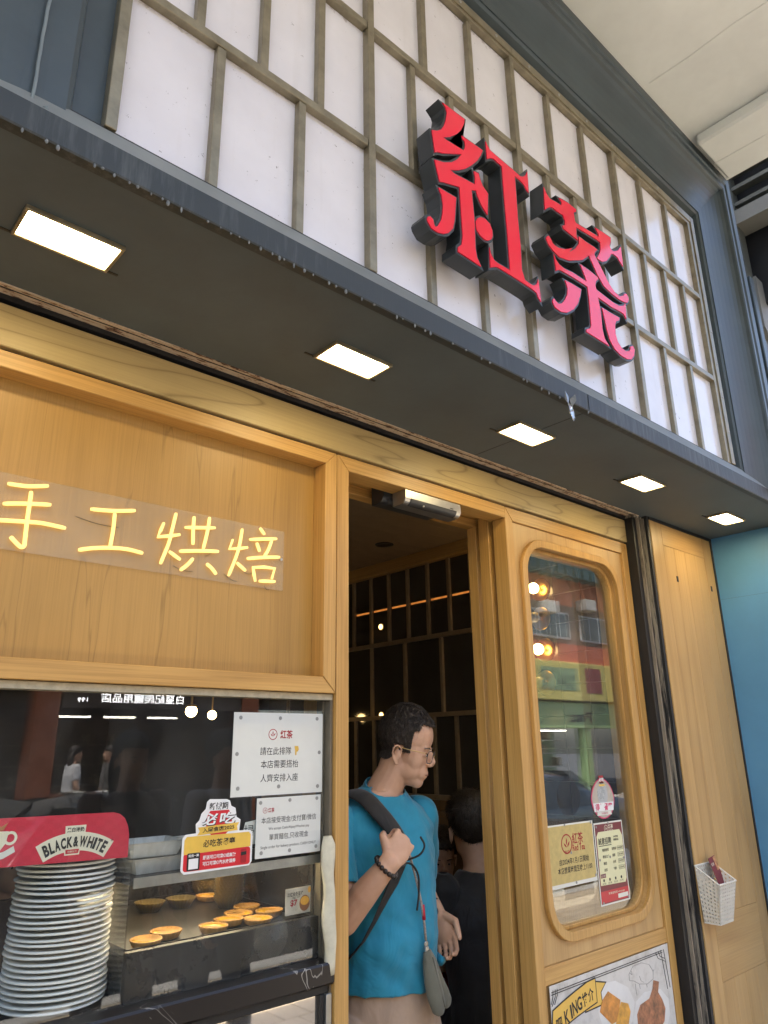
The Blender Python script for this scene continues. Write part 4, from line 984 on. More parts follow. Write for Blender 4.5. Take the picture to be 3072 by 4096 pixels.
# pastry case: tray, glass slot, hood
def pastry():
    c = thing('pastry_case', (.94, 1.56, 1.155), 'black pastry case holding the egg tart tray', 'pastry case')
    DK = M('case_black', (.016,.015,.015), .25, 0, .2, 8)
    build(MB().box(.700, 1.166, 1.542, 1.560, 1.1550, 1.2430), 'front_board', DK, c, bevel=.001)
    build(MB().box(.700, 1.166, 1.5605, 2.05, 1.1550, 1.2300), 'body', DK, c)
    build(MB().box(.700, 1.166, 1.542, 2.05, 1.3600, 1.3740), 'hood', DK, c, bevel=.002)
    build(MB().box(.700, 1.166, 1.5380, 1.5415, 1.3570, 1.3760), 'hood_edge', STEEL, c)
    build(MB().box(.700, 1.166, 2.052, 2.07, 1.155, 1.374), 'back_board', DK, c)
    build(MB().box(1.1605, 1.1655, 1.5605, 2.05, 1.2305, 1.3595), 'side_board', DK, c)
    build(MB().box(.701, .704, 1.5605, 2.05, 1.2305, 1.3595), 'side_pane', GLASSC, c)
    LED = emis('case_led', (1, .78, .48), 8)
    build(MB().box(.72, 1.15, 1.60, 1.612, 1.3570, 1.3598), 'led_strip', LED, c); build(MB().box(.72, 1.15, 1.86, 1.880, 1.3570, 1.3598), 'led_strip', LED, c)
    tr = thing('tart_tray', (.93, 1.78, 1.231), 'dark oven tray inside the pastry case', 'tray')
    TM = M('tray_metal', (.035,.030,.026), .35, .5, .2, 10)
    build(MB().box(.712, 1.156, 1.568, 2.04, 1.2305, 1.2340), 'pan', TM, tr)
    r = MB().box(.712, 1.156, 1.5655, 1.568, 1.2305, 1.2440).box(.712, 1.156, 2.04, 2.0425, 1.2305, 1.2440).box(.7095, .712, 1.5655, 2.0425, 1.2305, 1.244).box(1.156, 1.1585, 1.5655, 2.0425, 1.2305, 1.244)
    build(r, 'tray_rim', TM, tr)
    CR = M('tart_crust', (.55,.29,.08), .55, 0, .3, 50, .4, 150); CU = M('tart_custard', (.86,.46,.030), .12, 0, .25, 35, .1, 60)
    crust = [(.022, 0), (.0275, .003), (.0325, .0125), (.0335, .0145), (.0312, .0150), (.0292, .0118)]; cust = [(.004, .0112), (.018, .0118), (.0291, .0122), (.0290, .0095)]
    c0 = u0 = None
    LB = ['egg tart at the tray\'s front left corner', 'egg tart just behind the front left one', 'egg tart at the front, left end of the right hand group', 'egg tart second from the left in the front right group',
          'egg tart in the middle of the right hand group', 'egg tart at the back of the right hand group', 'egg tart at the front right, near the price card', 'egg tart beside the price card\'s left edge', 'lone egg tart beside the tall stack of tins']
    for i, (x, y) in enumerate([(.766, 1.603), (.829, 1.642), (.926, 1.610), (.985, 1.645), (1.040, 1.695), (1.098, 1.750), (1.042, 1.612), (1.105, 1.660), (1.098, 1.945)]):
        t = thing('egg_tart', (x, y, 1.234), 'golden '+LB[i], 'egg tart', 'egg tarts on the tray')
        if c0 is None:
            a = build(MB().lathe(crust, 72, (0,0,0), .03, 20), 'crust', CR, None, True); b = build(MB().lathe(cust, 32, (0,0,0)), 'custard', CU, None, True); c0, u0 = a.data, b.data
        else:
            a = bpy.data.objects.new('crust', c0); b = bpy.data.objects.new('custard', u0); COL.objects.link(a); COL.objects.link(b)
        for q in (a, b): q.parent = t; q.location = (0,0,0); q.rotation_euler = (random.uniform(-.03, .03), random.uniform(-.03, .03), i*1.1)
        t.scale = (1+random.uniform(-.04, .04), 1+random.uniform(-.04, .04), 1+random.uniform(-.12, .1))
    TG = M('gilt_tin', (.62,.47,.20), .28, .9, .15, 20)
    tin = [(.020, 0), (.021, 0), (.037, .022), (.0375, .0225), (.0362, .0222), (.0205, .0012), (.0195, .0010)]
    t0 = build(MB().lathe(tin, 88, (0,0,0), .045, 22), 'tart_tin', TG, None, True)
    spots = [(.925, 1.93, 1.234, 'empty gilt tart tin, left of the two single tins'), (1.005, 1.92, 1.234, 'empty gilt tart tin, right of the two single tins')]
    spots += [(1.092, 1.83, 1.234+k*.0068, 'gilt tart tin in the tall stack behind the tarts') for k in range(11)]
    spots += [(1.128, 2.015, 1.234+k*.0048, 'gilt tart tin in the far corner stack behind the price card') for k in range(5)]
    for i, (x, y, z, lb) in enumerate(spots):
        o = t0 if i == 0 else t0.copy()
        if i: COL.objects.link(o)
        o.location = (x, y, z); o.rotation_euler = (0, 0, random.uniform(0, .28)); tag(o, lb, 'tart tin', 'gilt tart tins' if i < 2 else ('tall stack of tart tins' if i < 13 else 'corner stack of tart tins'))
    # price card clipped inside the glass
    p = thing('price_card', (1.12, 1.563, 1.25), 'egg tart price card reading $7 at the case\'s right end', 'price card')
    y = 1.5625
    sheet('card', [(1.084, 1.2505), (1.1560, 1.2505), (1.1560, 1.307), (1.084, 1.306)], y, M('card_beige', (.52,.46,.36), .35, 0, .25, 30), p, .001)
    text('出爐曲奇蛋撻', 1.112, 1.2935, .044, .0095, y-.0003, INK, p, bold=.01); text('egg tart', 1.115, 1.2860, .022, None, y-.0003, INK, p); text('$7', 1.108, 1.2745, .020, .015, y-.0003, INKR, p, bold=.03)
    sheet('tart_picture', disc(1.139, 1.2715, .0150, 20, .017), y-.0003, M('print_crust', (.30,.12,.05), .4), p, .0002); sheet('custard_picture', disc(1.139, 1.2765, .0125, 20, .0095), y-.0006, M('print_custard', (.85,.42,.05), .4), p, .0002)
    sheet('tart_picture', disc(1.1520, 1.2985, .0040, 16, .007), y-.0003, bpy.data.materials['print_custard'], p, .0002)
pastry()

# clear plastic take away boxes on the hood
def clear_boxes():
    PL, pn, pb = base('ribbed_clear_plastic'); pn.links.new(ramp(pn, nz(pn, coords(pn, (60, 60, 8)), 1, 3), [(.3, (.70,.66,.56)), (.7, (.88,.85,.76))]), pb.inputs['Base Color'])
    pb.inputs['Roughness'].default_value = .15; pb.inputs['Alpha'].default_value = .78
    names = ['clear plastic take-away box, left front on the pastry case', 'clear plastic take-away box stacked on the left front one', 'clear plastic take-away box behind the vote sticker', 'clear plastic take-away box stacked behind the vote sticker', 'clear plastic take-away box leaning over the pastry case\'s back']
    for i, (x, y, z, rot, s) in enumerate([(.775, 1.63, 1.3745, .05, 1), (.768, 1.635, 1.405, -.04, 1), (.885, 1.62, 1.3745, -.1, .9), (.893, 1.63, 1.402, .06, .9), (.80, 1.78, 1.3745, .2, 1)]):
        t = thing('clear_box', (x, y, z), names[i], 'plastic box', 'clear take-away boxes'); t.rotation_euler.z = rot
        mb = MB(); w, d, h = .062*s, .05*s, .028
        P = []
        for zz, k in ((0, .82), (h, 1.0), (h+.001, 1.06), (h+.002, 1.06), (h+.0015, .985), (.002, .80)):
            ringpts = []
            for (a, b) in ((-1, -1), (1, -1), (1, 1), (-1, 1)):
                for q in range(6):
                    nxt = {(-1, -1): (1, -1), (1, -1): (1, 1), (1, 1): (-1, 1), (-1, 1): (-1, -1)}[(a, b)]
                    f = q/6; rib = 1+(.02 if q % 2 else 0)
                    ringpts.append((w*k*rib*(a+(nxt[0]-a)*f), d*k*rib*(b+(nxt[1]-b)*f), zz))
            P.append(ringpts)
        n = len(P[0])
        for rg in P: mb.v += rg
        for j in range(len(P)-1):
            for q in range(n): mb.f.append((j*n+q, j*n+(q+1) % n, (j+1)*n+(q+1) % n, (j+1)*n+q))
        mb.f += [tuple(range(n))[::-1], tuple(range((len(P)-1)*n, len(P)*n))]
        o = build(mb, 'shell', PL, None); o.parent = t
clear_boxes()

# ------------------------------------------------------------------ door window notices
def door_notices():
    y = 1.5270
    t = thing('notice', (2.19, y, 1.19), 'tan paper notice with red leaf emblem, left in the door window', 'notice')
    sheet('paper', [(2.043, 1.188), (2.312, 1.188), (2.312, 1.372), (2.043, 1.372)], y, PAPER, t)
    sheet('tan_field', rrect(2.047, 2.308, 1.199, 1.367, .008), y-.0003, PTAN, t, .0002)
    yy = y-.0006
    logo(2.154, 1.312, .030, yy, INKR, t, None); text('RED TEA', 2.154, 1.289, .030, .007, yy-.0002, INKR, t, bold=.02)
    text('紅茶', 2.217, 1.325, .062, .034, yy, INKR, t, bold=.012); text('Red Tea', 2.220, 1.2975, .070, .020, yy, INKR, t, bold=.015)
    text('由2024年1月1日開始', 2.190, 1.261, .165, .019, yy, INK, t, bold=.01); text('本店營業時間至晚上11:00', 2.192, 1.236, .192, .019, yy, INK, t, bold=.01)
    dots([(2.15, 1.369), (2.300, 1.366), (2.175, 1.284), (2.303, 1.205), (2.19, 1.195)], y-.0006, t, .0042)
    p = thing('hiring_poster', (2.41, y, 1.108), 'maroon and yellow staff hiring poster in the door window', 'poster')
    sheet('paper', [(2.318, 1.107), (2.499, 1.107), (2.496, 1.361), (2.318, 1.361)], y, PAPER, p)
    sheet('maroon_field', [(2.323, 1.112), (2.494, 1.112), (2.491, 1.356), (2.323, 1.356)], y-.0003, PMAROON, p, .0002)
    sheet('yellow_field', [(2.328, 1.168), (2.480, 1.164), (2.489, 1.176), (2.488, 1.312), (2.474, 1.332), (2.340, 1.332), (2.328, 1.318)], y-.0006, PYEL, p, .0002)
    sheet('red_band', [(2.323, 1.115), (2.494, 1.115), (2.494, 1.150), (2.323, 1.150)], y-.0006, PRED, p, .0002)
    yy = y-.0010
    logo(2.390, 1.340, .0115, yy, PCREAM, p, None); text('紅茶', 2.419, 1.3455, .032, .014, yy, PCREAM, p, bold=.02); text('Red Tea', 2.420, 1.3340, .028, .006, yy, PCREAM, p)
    text('誠意招聘', 2.375, 1.302, .080, .022, yy, INK, p, bold=.015); sheet('underline', [(2.336, 1.2865), (2.415, 1.2865), (2.415, 1.2885), (2.336, 1.2885)], yy, INK, p, .0002)
    text("WE'RE", 2.445, 1.311, .030, .006, yy, INK, p, bold=.03); text('HIRING', 2.445, 1.3015, .032, .007, yy, INK, p, bold=.03)
    for k, s in enumerate(('樓面經理', '樓面主任', '樓面', '清潔')): text(s, 2.356+len(s)*.0045, 1.274-k*.0205, .010*len(s), .0095, yy, INK, p, bold=.01)
    for k, s in enumerate(('收銀員', '廚師', '水吧', '包餅')): text(s, 2.415+len(s)*.004, 1.274-k*.0205, .009*len(s), .0095, yy, INK, p, bold=.01)
    for k in range(4):
        fr = MB(); x0, x1, z = 2.447, 2.484, 1.274-k*.0205
        fr.box(x0, x1, yy-.0002, yy, z-.006, z-.0052).box(x0, x1, yy-.0002, yy, z+.0052, z+.006).box(x0, x0+.0008, yy-.0002, yy, z-.005, z+.005).box(x1-.0008, x1, yy-.0002, yy, z-.005, z+.005)
        build(fr, 'box_rule', INK, p); text('全職/兼職', (x0+x1)/2, z, .030, .006, yy, INK, p)
    sheet('red_tab', [(2.331, 1.190), (2.362, 1.190), (2.362, 1.202), (2.331, 1.202)], yy, PMAROON, p, .0002); text('員工福利', 2.3465, 1.196, .026, .007, yy-.0004, PCREAM, p)
    for k, s in enumerate(('年假', '員工餐', '勤工獎', '生日假')): text(s, 2.348+k*.036, 1.172, .022, .006, yy, INK, p); sheet('benefit_icon', disc(2.348+k*.036, 1.182, .005, 8), yy, INK, p, .0002)
    text('致電查詢或 whatsapp', 2.418, 1.140, .100, .008, yy, PCREAM, p); sheet('white_patch', [(2.425, 1.120), (2.488, 1.120), (2.488, 1.133), (2.425, 1.133)], yy, PAPER, p, .0002)
    dots([(2.330, 1.349), (2.405, 1.357), (2.335, 1.246), (2.398, 1.250), (2.482, 1.240), (2.333, 1.116), (2.488, 1.118)], yy, p, .0042)
    s = thing('award_sticker', (2.39, y, 1.37), 'pink edged oval award sticker high in the door window', 'sticker')
    oval = [(2.391+.073*math.cos(2*math.pi*k/30)*(1-.12*max(0, math.sin(2*math.pi*k/30))), 1.437+.066*math.sin(2*math.pi*k/30)) for k in range(30)]
    sheet('pink_edge', oval, y, M('print_pink', (.55,.03,.12), .35), s)
    sheet('pale_field', [(2.391+(a-2.391)*.92, 1.437+(b-1.437)*.94) for a, b in oval], y-.0003, M('print_stone', (.45,.40,.33), .35, 0, .2, 30), s, .0002)
    sheet('silver_field', disc(2.391, 1.452, .032, 20, .040), y-.0006, M('print_silver', (.42,.43,.44), .25, .3, .15, 20), s, .0002)
    sheet('crown_tab', [(2.377, 1.486), (2.405, 1.486), (2.405, 1.512), (2.377, 1.512)], y-.0006, INKR, s, .0002)
    text('必吃', 2.391, 1.499, .030, .013, y-.0010, INKW, s, bold=.04)
    sheet('gold_tab', [(2.373, 1.477), (2.409, 1.477), (2.409, 1.484), (2.373, 1.484)], y-.0010, PGOLD, s, .0002)
    sheet('white_band', [(2.331, 1.396), (2.451, 1.396), (2.455, 1.424), (2.327, 1.424)], y-.0009, INKW, s, .0002); text('得獎餐廳', 2.391, 1.4095, .106, .025, y-.0013, bpy.data.materials['print_pink'], s, bold=.02)
    sheet('name_tab', [(2.345, 1.383), (2.437, 1.383), (2.432, 1.395), (2.350, 1.395)], y-.0011, PAPER, s, .0002); text('foodpanda', 2.393, 1.389, .040, None, y-.0015, bpy.data.materials['print_pink'], s)
door_notices()

# food poster on the lower door panel
POSTER_BANNER= [(1.98, 0.888), (2.033, 0.901), (2.093, 0.914), (2.159, 0.926), (2.201, 0.928), (2.201, 0.867), (2.161, 0.862), (2.091, 0.852), (2.04, 0.843), (1.99, 0.826), (1.967, 0.823)]
BANNER_TAIL= [(2.206, 0.918), (2.256, 0.907), (2.227, 0.888), (2.23, 0.855), (2.142, 0.854), (2.15, 0.873), (2.202, 0.873)]
TOAST1= [(2.267, 0.882), (2.332, 0.845), (2.305, 0.794), (2.272, 0.792), (2.213, 0.837), (2.227, 0.862)]
TOAST2= [(2.333, 0.84), (2.374, 0.827), (2.383, 0.803), (2.36, 0.764), (2.295, 0.77), (2.295, 0.791)]
CHOP= [(2.54, 0.861), (2.575, 0.85), (2.562, 0.822), (2.583, 0.797), (2.597, 0.768), (2.582, 0.734), (2.528, 0.709), (2.45, 0.727), (2.418, 0.76), (2.419, 0.787), (2.444, 0.809), (2.502, 0.815), (2.529, 0.838)]
PLATE= [(2.24, 0.907), (2.313, 0.902), (2.384, 0.87), (2.413, 0.824), (2.392, 0.775), (2.338, 0.752), (2.232, 0.775), (2.208, 0.832), (2.211, 0.873)]
PLATE2= [(2.422, 0.822), (2.477, 0.838), (2.58, 0.828), (2.625, 0.79), (2.623, 0.744), (2.578, 0.698), (2.411, 0.731), (2.392, 0.775)]
PIG= [[(2.396, 0.904), (2.425, 0.922), (2.477, 0.923), (2.526, 0.909), (2.546, 0.886), (2.541, 0.864), (2.502, 0.857), (2.453, 0.866), (2.421, 0.881), (2.397, 0.886), (2.396, 0.904)],
 [(2.429, 0.871), (2.429, 0.852), (2.432, 0.838)],
 [(2.453, 0.866), (2.455, 0.852)],
 [(2.497, 0.858), (2.498, 0.848)],
 [(2.402, 0.908), (2.415, 0.899), (2.413, 0.911)],
 [(2.546, 0.886), (2.555, 0.89)],
 [(2.458, 0.888), (2.465, 0.873), (2.483, 0.865)]]
PLINES= [[(1.979, 0.934), (2.62, 0.936)],
 [(1.978, 0.928), (2.618, 0.93)],
 [(1.987, 0.939), (1.985, 0.923), (1.975, 0.905)],
 [(1.998, 0.939), (1.996, 0.921), (1.978, 0.9)],
 [(2.007, 0.939), (2.006, 0.923), (1.99, 0.902)],
 [(2.609, 0.938), (2.627, 0.819)],
 [(2.629, 0.937), (2.644, 0.82)],
 [(2.575, 0.936), (2.587, 0.917), (2.632, 0.9)],
 [(2.592, 0.936), (2.602, 0.92), (2.629, 0.91)]]
def food_poster():
    y = 1.4990
    t = thing('food_poster', (2.32, y, .35), 'marbled grey food poster with a yellow banner on the lower door panel', 'poster')
    m, nt, bs = base('poster_marble'); n = nz(nt, coords(nt), 10, 6, .7); nt.links.new(ramp(nt, n, [(.3, (.36,.35,.32)), (.5, (.58,.57,.54)), (.75, (.66,.65,.62))]), bs.inputs['Base Color']); bs.inputs['Roughness'].default_value = .3
    sheet('print', [(1.972, .30), (2.660, .30), (2.660, .951), (1.972, .951)], y, m, t, .001)
    for P in PLINES:
        q = [(x, y-.0003, z) for x, z in P]; build(MB().tube(q, .0013, 4), 'border_line', INK, t)
    for P in PIG: build(MB().tube([(x, y-.0003, z) for x, z in P], .0006, 4), 'pig_sketch_line', M('sketch_grey', (.20,.19,.18), .6), t)
    PLW = M('plate_print', (.66,.66,.64), .3)
    sheet('plate_picture', PLATE, y-.0003, PLW, t, .0002); sheet('plate_picture', PLATE2, y-.0006, PLW, t, .0002)
    TO = M('toast_print', (.55,.22,.035), .35, 0, .45, 25); CH = M('chop_print', (.33,.13,.06), .35, 0, .6, 45)
    sheet('toast_picture', TOAST1, y-.0009, TO, t, .0002); sheet('toast_picture', TOAST2, y-.0012, M('toast_gold', (.65,.32,.04), .35, 0, .4, 30), t, .0002)
    sheet('chop_picture', CHOP, y-.0012, CH, t, .0002)
    YL = M('banner_yellow', (.76,.47,.08), .35, 0, .08, 10)
    sheet('banner_outline', offset_poly(BANNER_TAIL, .004), y-.0005, INK, t, .0002); sheet('banner_tail', BANNER_TAIL, y-.0009, YL, t, .0002)
    sheet('banner_outline', offset_poly(POSTER_BANNER, .004), y-.0013, INK, t, .0002); sheet('banner', POSTER_BANNER, y-.0017, YL, t, .0002)
    for s, x, z, w in (('吧', 2.005, .849, .030), ('K', 2.043, .861, .024), ('I', 2.066, .869, .008), ('N', 2.085, .875, .024), ('G', 2.110, .881, .024), ('推', 2.140, .886, .030), ('介', 2.172, .892, .030)):
        text(s, x, z, w, .036, y-.0021, INK, t, ang=.12, bold=.022)
    ST = M('stamp_red', (.55,.06,.05), .4)
    for cx, cz, r in ((2.115, .80, .026), (2.045, .79, .022)):
        P = disc(cx, cz, r, 10); Q = disc(cx, cz, r*.82, 10)
        build(MB().add([(a, y-.0005, b) for a, b in P]+[(a, y-.0005, b) for a, b in Q], [(i, (i+1) % 10, 10+(i+1) % 10, 10+i) for i in range(10)]), 'stamp_ring', ST, t)
        text('正', cx, cz, r*.9, r*.9, y-.0005, ST, t, bold=.05)
food_poster()

# ================================================================== RESTAURANT INTERIOR
XR, ZC = 3.0, 2.72
fl = struct(build(MB().box(-3.3, 3.10, 1.62, 7.5, -.1, 0), 'restaurant_floor', FLOORI, None))
ic = struct(build(MB().box(-3.3, 3.0, 1.70, 7.5, ZC+.02, ZC+.12), 'restaurant_ceiling', BLACK, None))
pmsh = None
for k in range(22):
    y = 1.72+k*.118
    o = build(MB().box(1.0, 2.995, y, y+.1165, ZC, ZC+.019), 'ceiling_plank', BROWNW, ic) if pmsh is None else bpy.data.objects.new('ceiling_plank', pmsh)
    if pmsh is None: pmsh = o.data; y00 = y
    else: COL.objects.link(o); o.parent = ic; o.location = (0, y-y00, 0)
build(MB().box(-3.2, .998, 1.72, 7.5, ZC+.001, ZC+.019), 'ceiling_board', BROWNW, ic)
dl = thing('recessed_spot', (2.69, 2.98, ZC), 'round recessed spotlight in the restaurant ceiling', 'spotlight')
build(MB().lathe([(.030, -.004), (.052, -.004), (.054, 0), (.030, 0)], 24, (2.69, 2.98, ZC)), 'trim', DGREY, dl, True)
build(MB().lathe([(.0, -.001), (.029, -.0015), (.029, 0)], 20, (2.69, 2.98, ZC)), 'lens', M('dull_lens', (.35,.30,.24), .3), dl, True)
DARKW = M('dark_panel_wall', (.06,.05,.04), .5, 0, .2, 6)
bkw = thing('back_wall', (0, 7.5, 0), 'dark back wall of the restaurant', 'wall'); build(MB().box(-3.3, 3.1, 7.5, 7.6, 0, 2.9), 'wall', DARKW, bkw)
lfw = thing('side_wall', (-3.0, 4, 0), 'dark left side wall of the restaurant', 'wall'); build(MB().box(-3.3, -3.2, 1.62, 7.6, 0, 2.9), 'wall', DARKW, lfw)

# mirrored right wall with bronze grid
gw = thing('mirror_grid_wall', (XR, 3.2, 0), 'dark mirrored wall with a bronze bar grid seen through the doorway', 'wall')
MIRD, _n, _b = base('smoked_mirror'); _b.inputs['Roughness'].default_value = .06; _b.inputs['Specular IOR Level'].default_value = .9
_n.links.new(ramp(_n, nz(_n, coords(_n), 3, 4), [(.3, (.060,.052,.043)), (.7, (.085,.074,.060))]), _b.inputs['Base Color'])
build(MB().box(XR+.012, XR+.10, 2.235, 7.5, 0, 2.9), 'backing', BLACK, gw)
build(MB().box(XR-.045, XR+.012, 1.72, 7.5, 2.648, ZC-.0005), 'top_beam', OAK_Y, gw, bevel=.003)
zr = [(2.216, .012), (1.785, .012), (1.36, .012)]
YA, YB = 2.24, 4.6
for z, h in zr: build(MB().box(XR-.014, XR+.004, YA, YB, z-h, z+h), 'rail', BARM, gw, bevel=.001)
bar_rows = [(2.229, 2.647, .1685, 2.608), (1.798, 2.203, .2975, 2.5555), (1.373, 1.772, .1685, 2.592)]
for z0, z1, st, ref in bar_rows:
    ys = []; y = ref
    while y-st > YA: y -= st
    while y < YB: ys.append(y); y += st
    for y in ys: box('bar', BARM, gw, (XR-.012, XR+.004, y-.011, y+.011, z0, z1), .001)
    edges = [YA]+ys+[YB]
    for a, b in zip(edges, edges[1:]):
        if b-a > .04: build(MB().box(XR+.006, XR+.010, a+.001, b-.001, z0-.01, z1+.01), 'mirror_pane', MIRD, gw)
build(MB().box(XR-.03, XR+.011, YA, YB, 0, 1.347), 'dado', wood('dado_wood', 'z', (.16,.09,.035), (.22,.13,.05), (.26,.16,.07)), gw)
AMB = emis('amber_glow', (1, .34, .06), .16, (.3, .08, .015))  # mirror image of an LED, given its own glow on the panes
le = thing('amber_reflection', (XR, 3.2, 2.42), 'thin amber LED reflection modelled as glowing segments on the mirrored wall', 'reflection')
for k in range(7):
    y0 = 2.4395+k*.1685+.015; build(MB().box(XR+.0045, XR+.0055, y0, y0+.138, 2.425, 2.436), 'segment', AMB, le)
for y, z, lb in ((3.364, 2.327, 'small glowing spot lamp on the mirrored wall, upper'), (3.37, 1.80, 'small glowing spot lamp on the mirrored wall, lower')):
    s = thing('spot_lamp', (XR, y, z), lb, 'lamp', 'spot lamps on the mirrored wall')
    build(MB().lathe([(.022, 0), (.022, .004)], 16, (XR-.001, y, z), axis='x'), 'rim', BARM, s); build(MB().ell((XR-.004, y, z), (.008, .016, .016)), 'bulb', emis('spot_bulb', (1, .62, .2), 1.2), s, True)

# tiled pier nearer the door, with brass disc wall lamps
tw = thing('tiled_wall', (XR, 1.9, 0), 'dark green tiled wall with pale grout behind the door window', 'wall')
build(MB().box(XR+.004, XR+.10, 1.70, 2.234, 0, 2.647), 'grout', GROUT, tw)
tm = None
for j in range(18):
    for i in range(4):
        z = 2.3225-.1445*(j-2); y = 2.0795-.149*(i-1)-.149
        if z > 2.64 or z-.1445 < -.05: continue
        zz0 = z-.143; 
        if zz0 < 0: continue
        o = build(MB().box(XR, XR+.0035, 0, .1475, 0, .1430), 'tile', TILE, None, bevel=.001) if tm is None else bpy.data.objects.new('tile', tm)
        if tm is None: tm = o.data
        else: COL.objects.link(o)
        o.parent = tw; o.location = Vector((0, y, zz0))-W(tw)
BRASS = M('brass_disc', (.62,.38,.10), .28, .95, .15, 12)
GLB = emis('globe_lit', (1, .60, .20), 6.0, (1, .66, .26)); GLO = M('globe_reflected', (.55,.45,.25), .15, 0, .1, 8)  # the dull globes model reflections of the lit ones as solid lamps
for k, (y, z, lit) in enumerate(((2.155, 2.361, 1), (2.165, 2.216, 0), (2.155, 2.060, 1), (2.165, 1.905, 0))):
    s = thing('wall_lamp', (XR, y, z), ('lit globe' if lit else 'modelled reflection of a globe')+' wall lamp on a brass disc, '+['topmost', 'second from the top', 'third from the top', 'lowest'][k]+' behind the door window', 'wall lamp', 'brass disc wall lamps')
    build(MB().lathe([(.02, -.004), (.055, -.005), (.058, -.002), (.055, 0)], 32, (XR-.001, y, z), axis='x'), 'back_plate', BRASS, s, True)
    build(MB().lathe([(.008, -.04), (.008, 0)], 12, (XR-.002, y, z), axis='x'), 'stem', BRASS, s, True)
    build(MB().ell((XR-.058, y, z), (.027, .027, .027), None, 20, 14), 'globe', GLB if lit else GLO, s, True)
# low partition just inside the door
hp = thing('low_partition', (2.3, 1.75, 0), 'low oak partition just inside the doorway', 'partition')
build(MB().box(2.070, 2.16, 1.735, 1.775, 0, 1.160), 'post', OAK_V, hp, bevel=.002); build(MB().box(2.1605, 2.99, 1.742, 1.768, 0, 1.150), 'panel', OAK_V, hp)
# banquette, tables
UPH = M('tan_upholstery', (.20,.115,.05), .55, 0, .12, 12)
bq = thing('banquette', (2.9, 2.9, 0), 'tan upholstered bench along the mirrored wall', 'bench')
build(MB().box(2.84, 2.965, 1.95, 4.4, .48, 1.30), 'backrest', UPH, bq, bevel=.02, ); build(MB().box(2.52, 2.839, 1.95, 4.4, .12, .46), 'seat', UPH, bq, bevel=.03)
build(MB().box(2.56, 2.83, 1.96, 4.39, .0, .119), 'plinth', BLACK, bq)
def table(x, y, lb):
    t = thing('table', (x, y, 0), lb, 'table', 'restaurant tables')
    build(MB().box(x-.28, x+.28, y-.30, y+.30, .725, .75), 'table_top', wood('table_wood', 'y', (.22,.12,.05), (.30,.17,.075), (.36,.21,.1)), t, bevel=.004)
    build(MB().lathe([(.035, .03), (.035, .724)], 14, (x, y, 0)), 'column', BLACK, t, True); build(MB().lathe([(.22, 0), (.22, .012), (.05, .029)], 24, (x, y, 0)), 'base', BLACK, t, True)
table(2.30, 2.72, 'wooden table in front of the seated customers')
table(.55, 3.3, 'wooden table inside the display window, left'); table(-.9, 3.2, 'wooden table inside the display window, far left')
# inside behind the display window: shelf with bottles and a warm globe lamp
gl = thing('pendant_lamp', (1.615, 3.1, 1.78), 'lit pendant globe lamp seen through the display window', 'pendant lamp')
build(MB().ell((1.615, 3.1, 1.785), (.026, .026, .026), None, 20, 14), 'globe', GLB, gl, True); build(MB().tube([(1.615, 3.1, 1.80), (1.615, 3.1, 2.72)], .006, 8), 'rod', BRASS, gl)
build(MB().lathe([(.012, .026), (.024, .022), (.027, .015), (.026, .013)], 20, (1.615, 3.1, 1.79)), 'cap', BRASS, gl, True)

for k, (x, y, z, lb) in enumerate(((2.386, 4.3, 1.828, 'lit globe lamp deep in the restaurant, right of the pendant lamp'),)):
    s = thing('globe_lamp', (x, y, z), lb, 'lamp')
    build(MB().ell((x, y, z), (.028, .028, .028), None, 16, 12), 'globe', GLB, s, True); build(MB().tube([(x, y, z+.028), (x, y, 2.72)], .006, 8), 'rod', BRASS, s)

# ================================================================== PEOPLE
SKIN, _n, _b = base('skin')
_n.links.new(ramp(_n, nz(_n, coords(_n), 18, 5, .6), [(.3, (.53,.305,.195)), (.7, (.62,.375,.25))]), _b.inputs['Base Color'])
_b.inputs['Roughness'].default_value = .58; _b.inputs['Subsurface Weight'].default_value = .08; _b.inputs['Subsurface Radius'].default_value = (.012,.005,.003)
bump(_n, nz(_n, coords(_n), 260, 3), .12, .001, _b)
def hair_mat():
    m, nt, bs = base('black_hair')
    n = nz(nt, coords(nt, (160, 160, 30)), 1.5, 3, .6); nt.links.new(ramp(nt, n, [(.35, (.016,.012,.010)), (.7, (.085,.066,.052))]), bs.inputs['Base Color']); bs.inputs['Roughness'].default_value = .5
    bump(nt, n, .8, .004, bs); return m
HAIR = hair_mat()
def fabric(name, col, fold=.5):
    m, nt, bs = base(name)
    n = nz(nt, coords(nt), 14, 4, .55, .5); nt.links.new(ramp(nt, n, [(.3, tuple(c*.88 for c in col)), (.7, tuple(min(1, c*1.1) for c in col))]), bs.inputs['Base Color']); bs.inputs['Roughness'].default_value = .75
    bs.inputs['Sheen Weight'].default_value = .2
    n2 = nz(nt, coords(nt, (1, 1, .55)), 9, 3, .5, 1.2); bump(nt, n2, fold, .02, bs); return m
def remesh(mb, name, voxel, smooth=4):
    me = bpy.data.meshes.new(name); me.from_pydata(mb.v, [], mb.f); me.update()
    bm = bmesh.new(); bm.from_mesh(me); bmesh.ops.recalc_face_normals(bm, faces=bm.faces); bm.to_mesh(me); bm.free()
    o = bpy.data.objects.new(name, me)
    r = o.modifiers.new('r', 'REMESH'); r.mode = 'VOXEL'; r.voxel_size = voxel; r.use_smooth_shade = True
    s = o.modifiers.new('s', 'SMOOTH'); s.factor = .5; s.iterations = smooth
    out = evaluated_mesh(o)
    for p in out.polygons: p.use_smooth = True
    return out
def limb(mb, pts, n=14):
    """pts: (x,y,z,r); chain of a tapered tube with rounded ends"""
    mb.tube([p[:3] for p in pts], [p[3] for p in pts], n)
    for p in (pts[0], pts[-1]): mb.ell(p[:3], (p[3],)*3, None, n, 8)
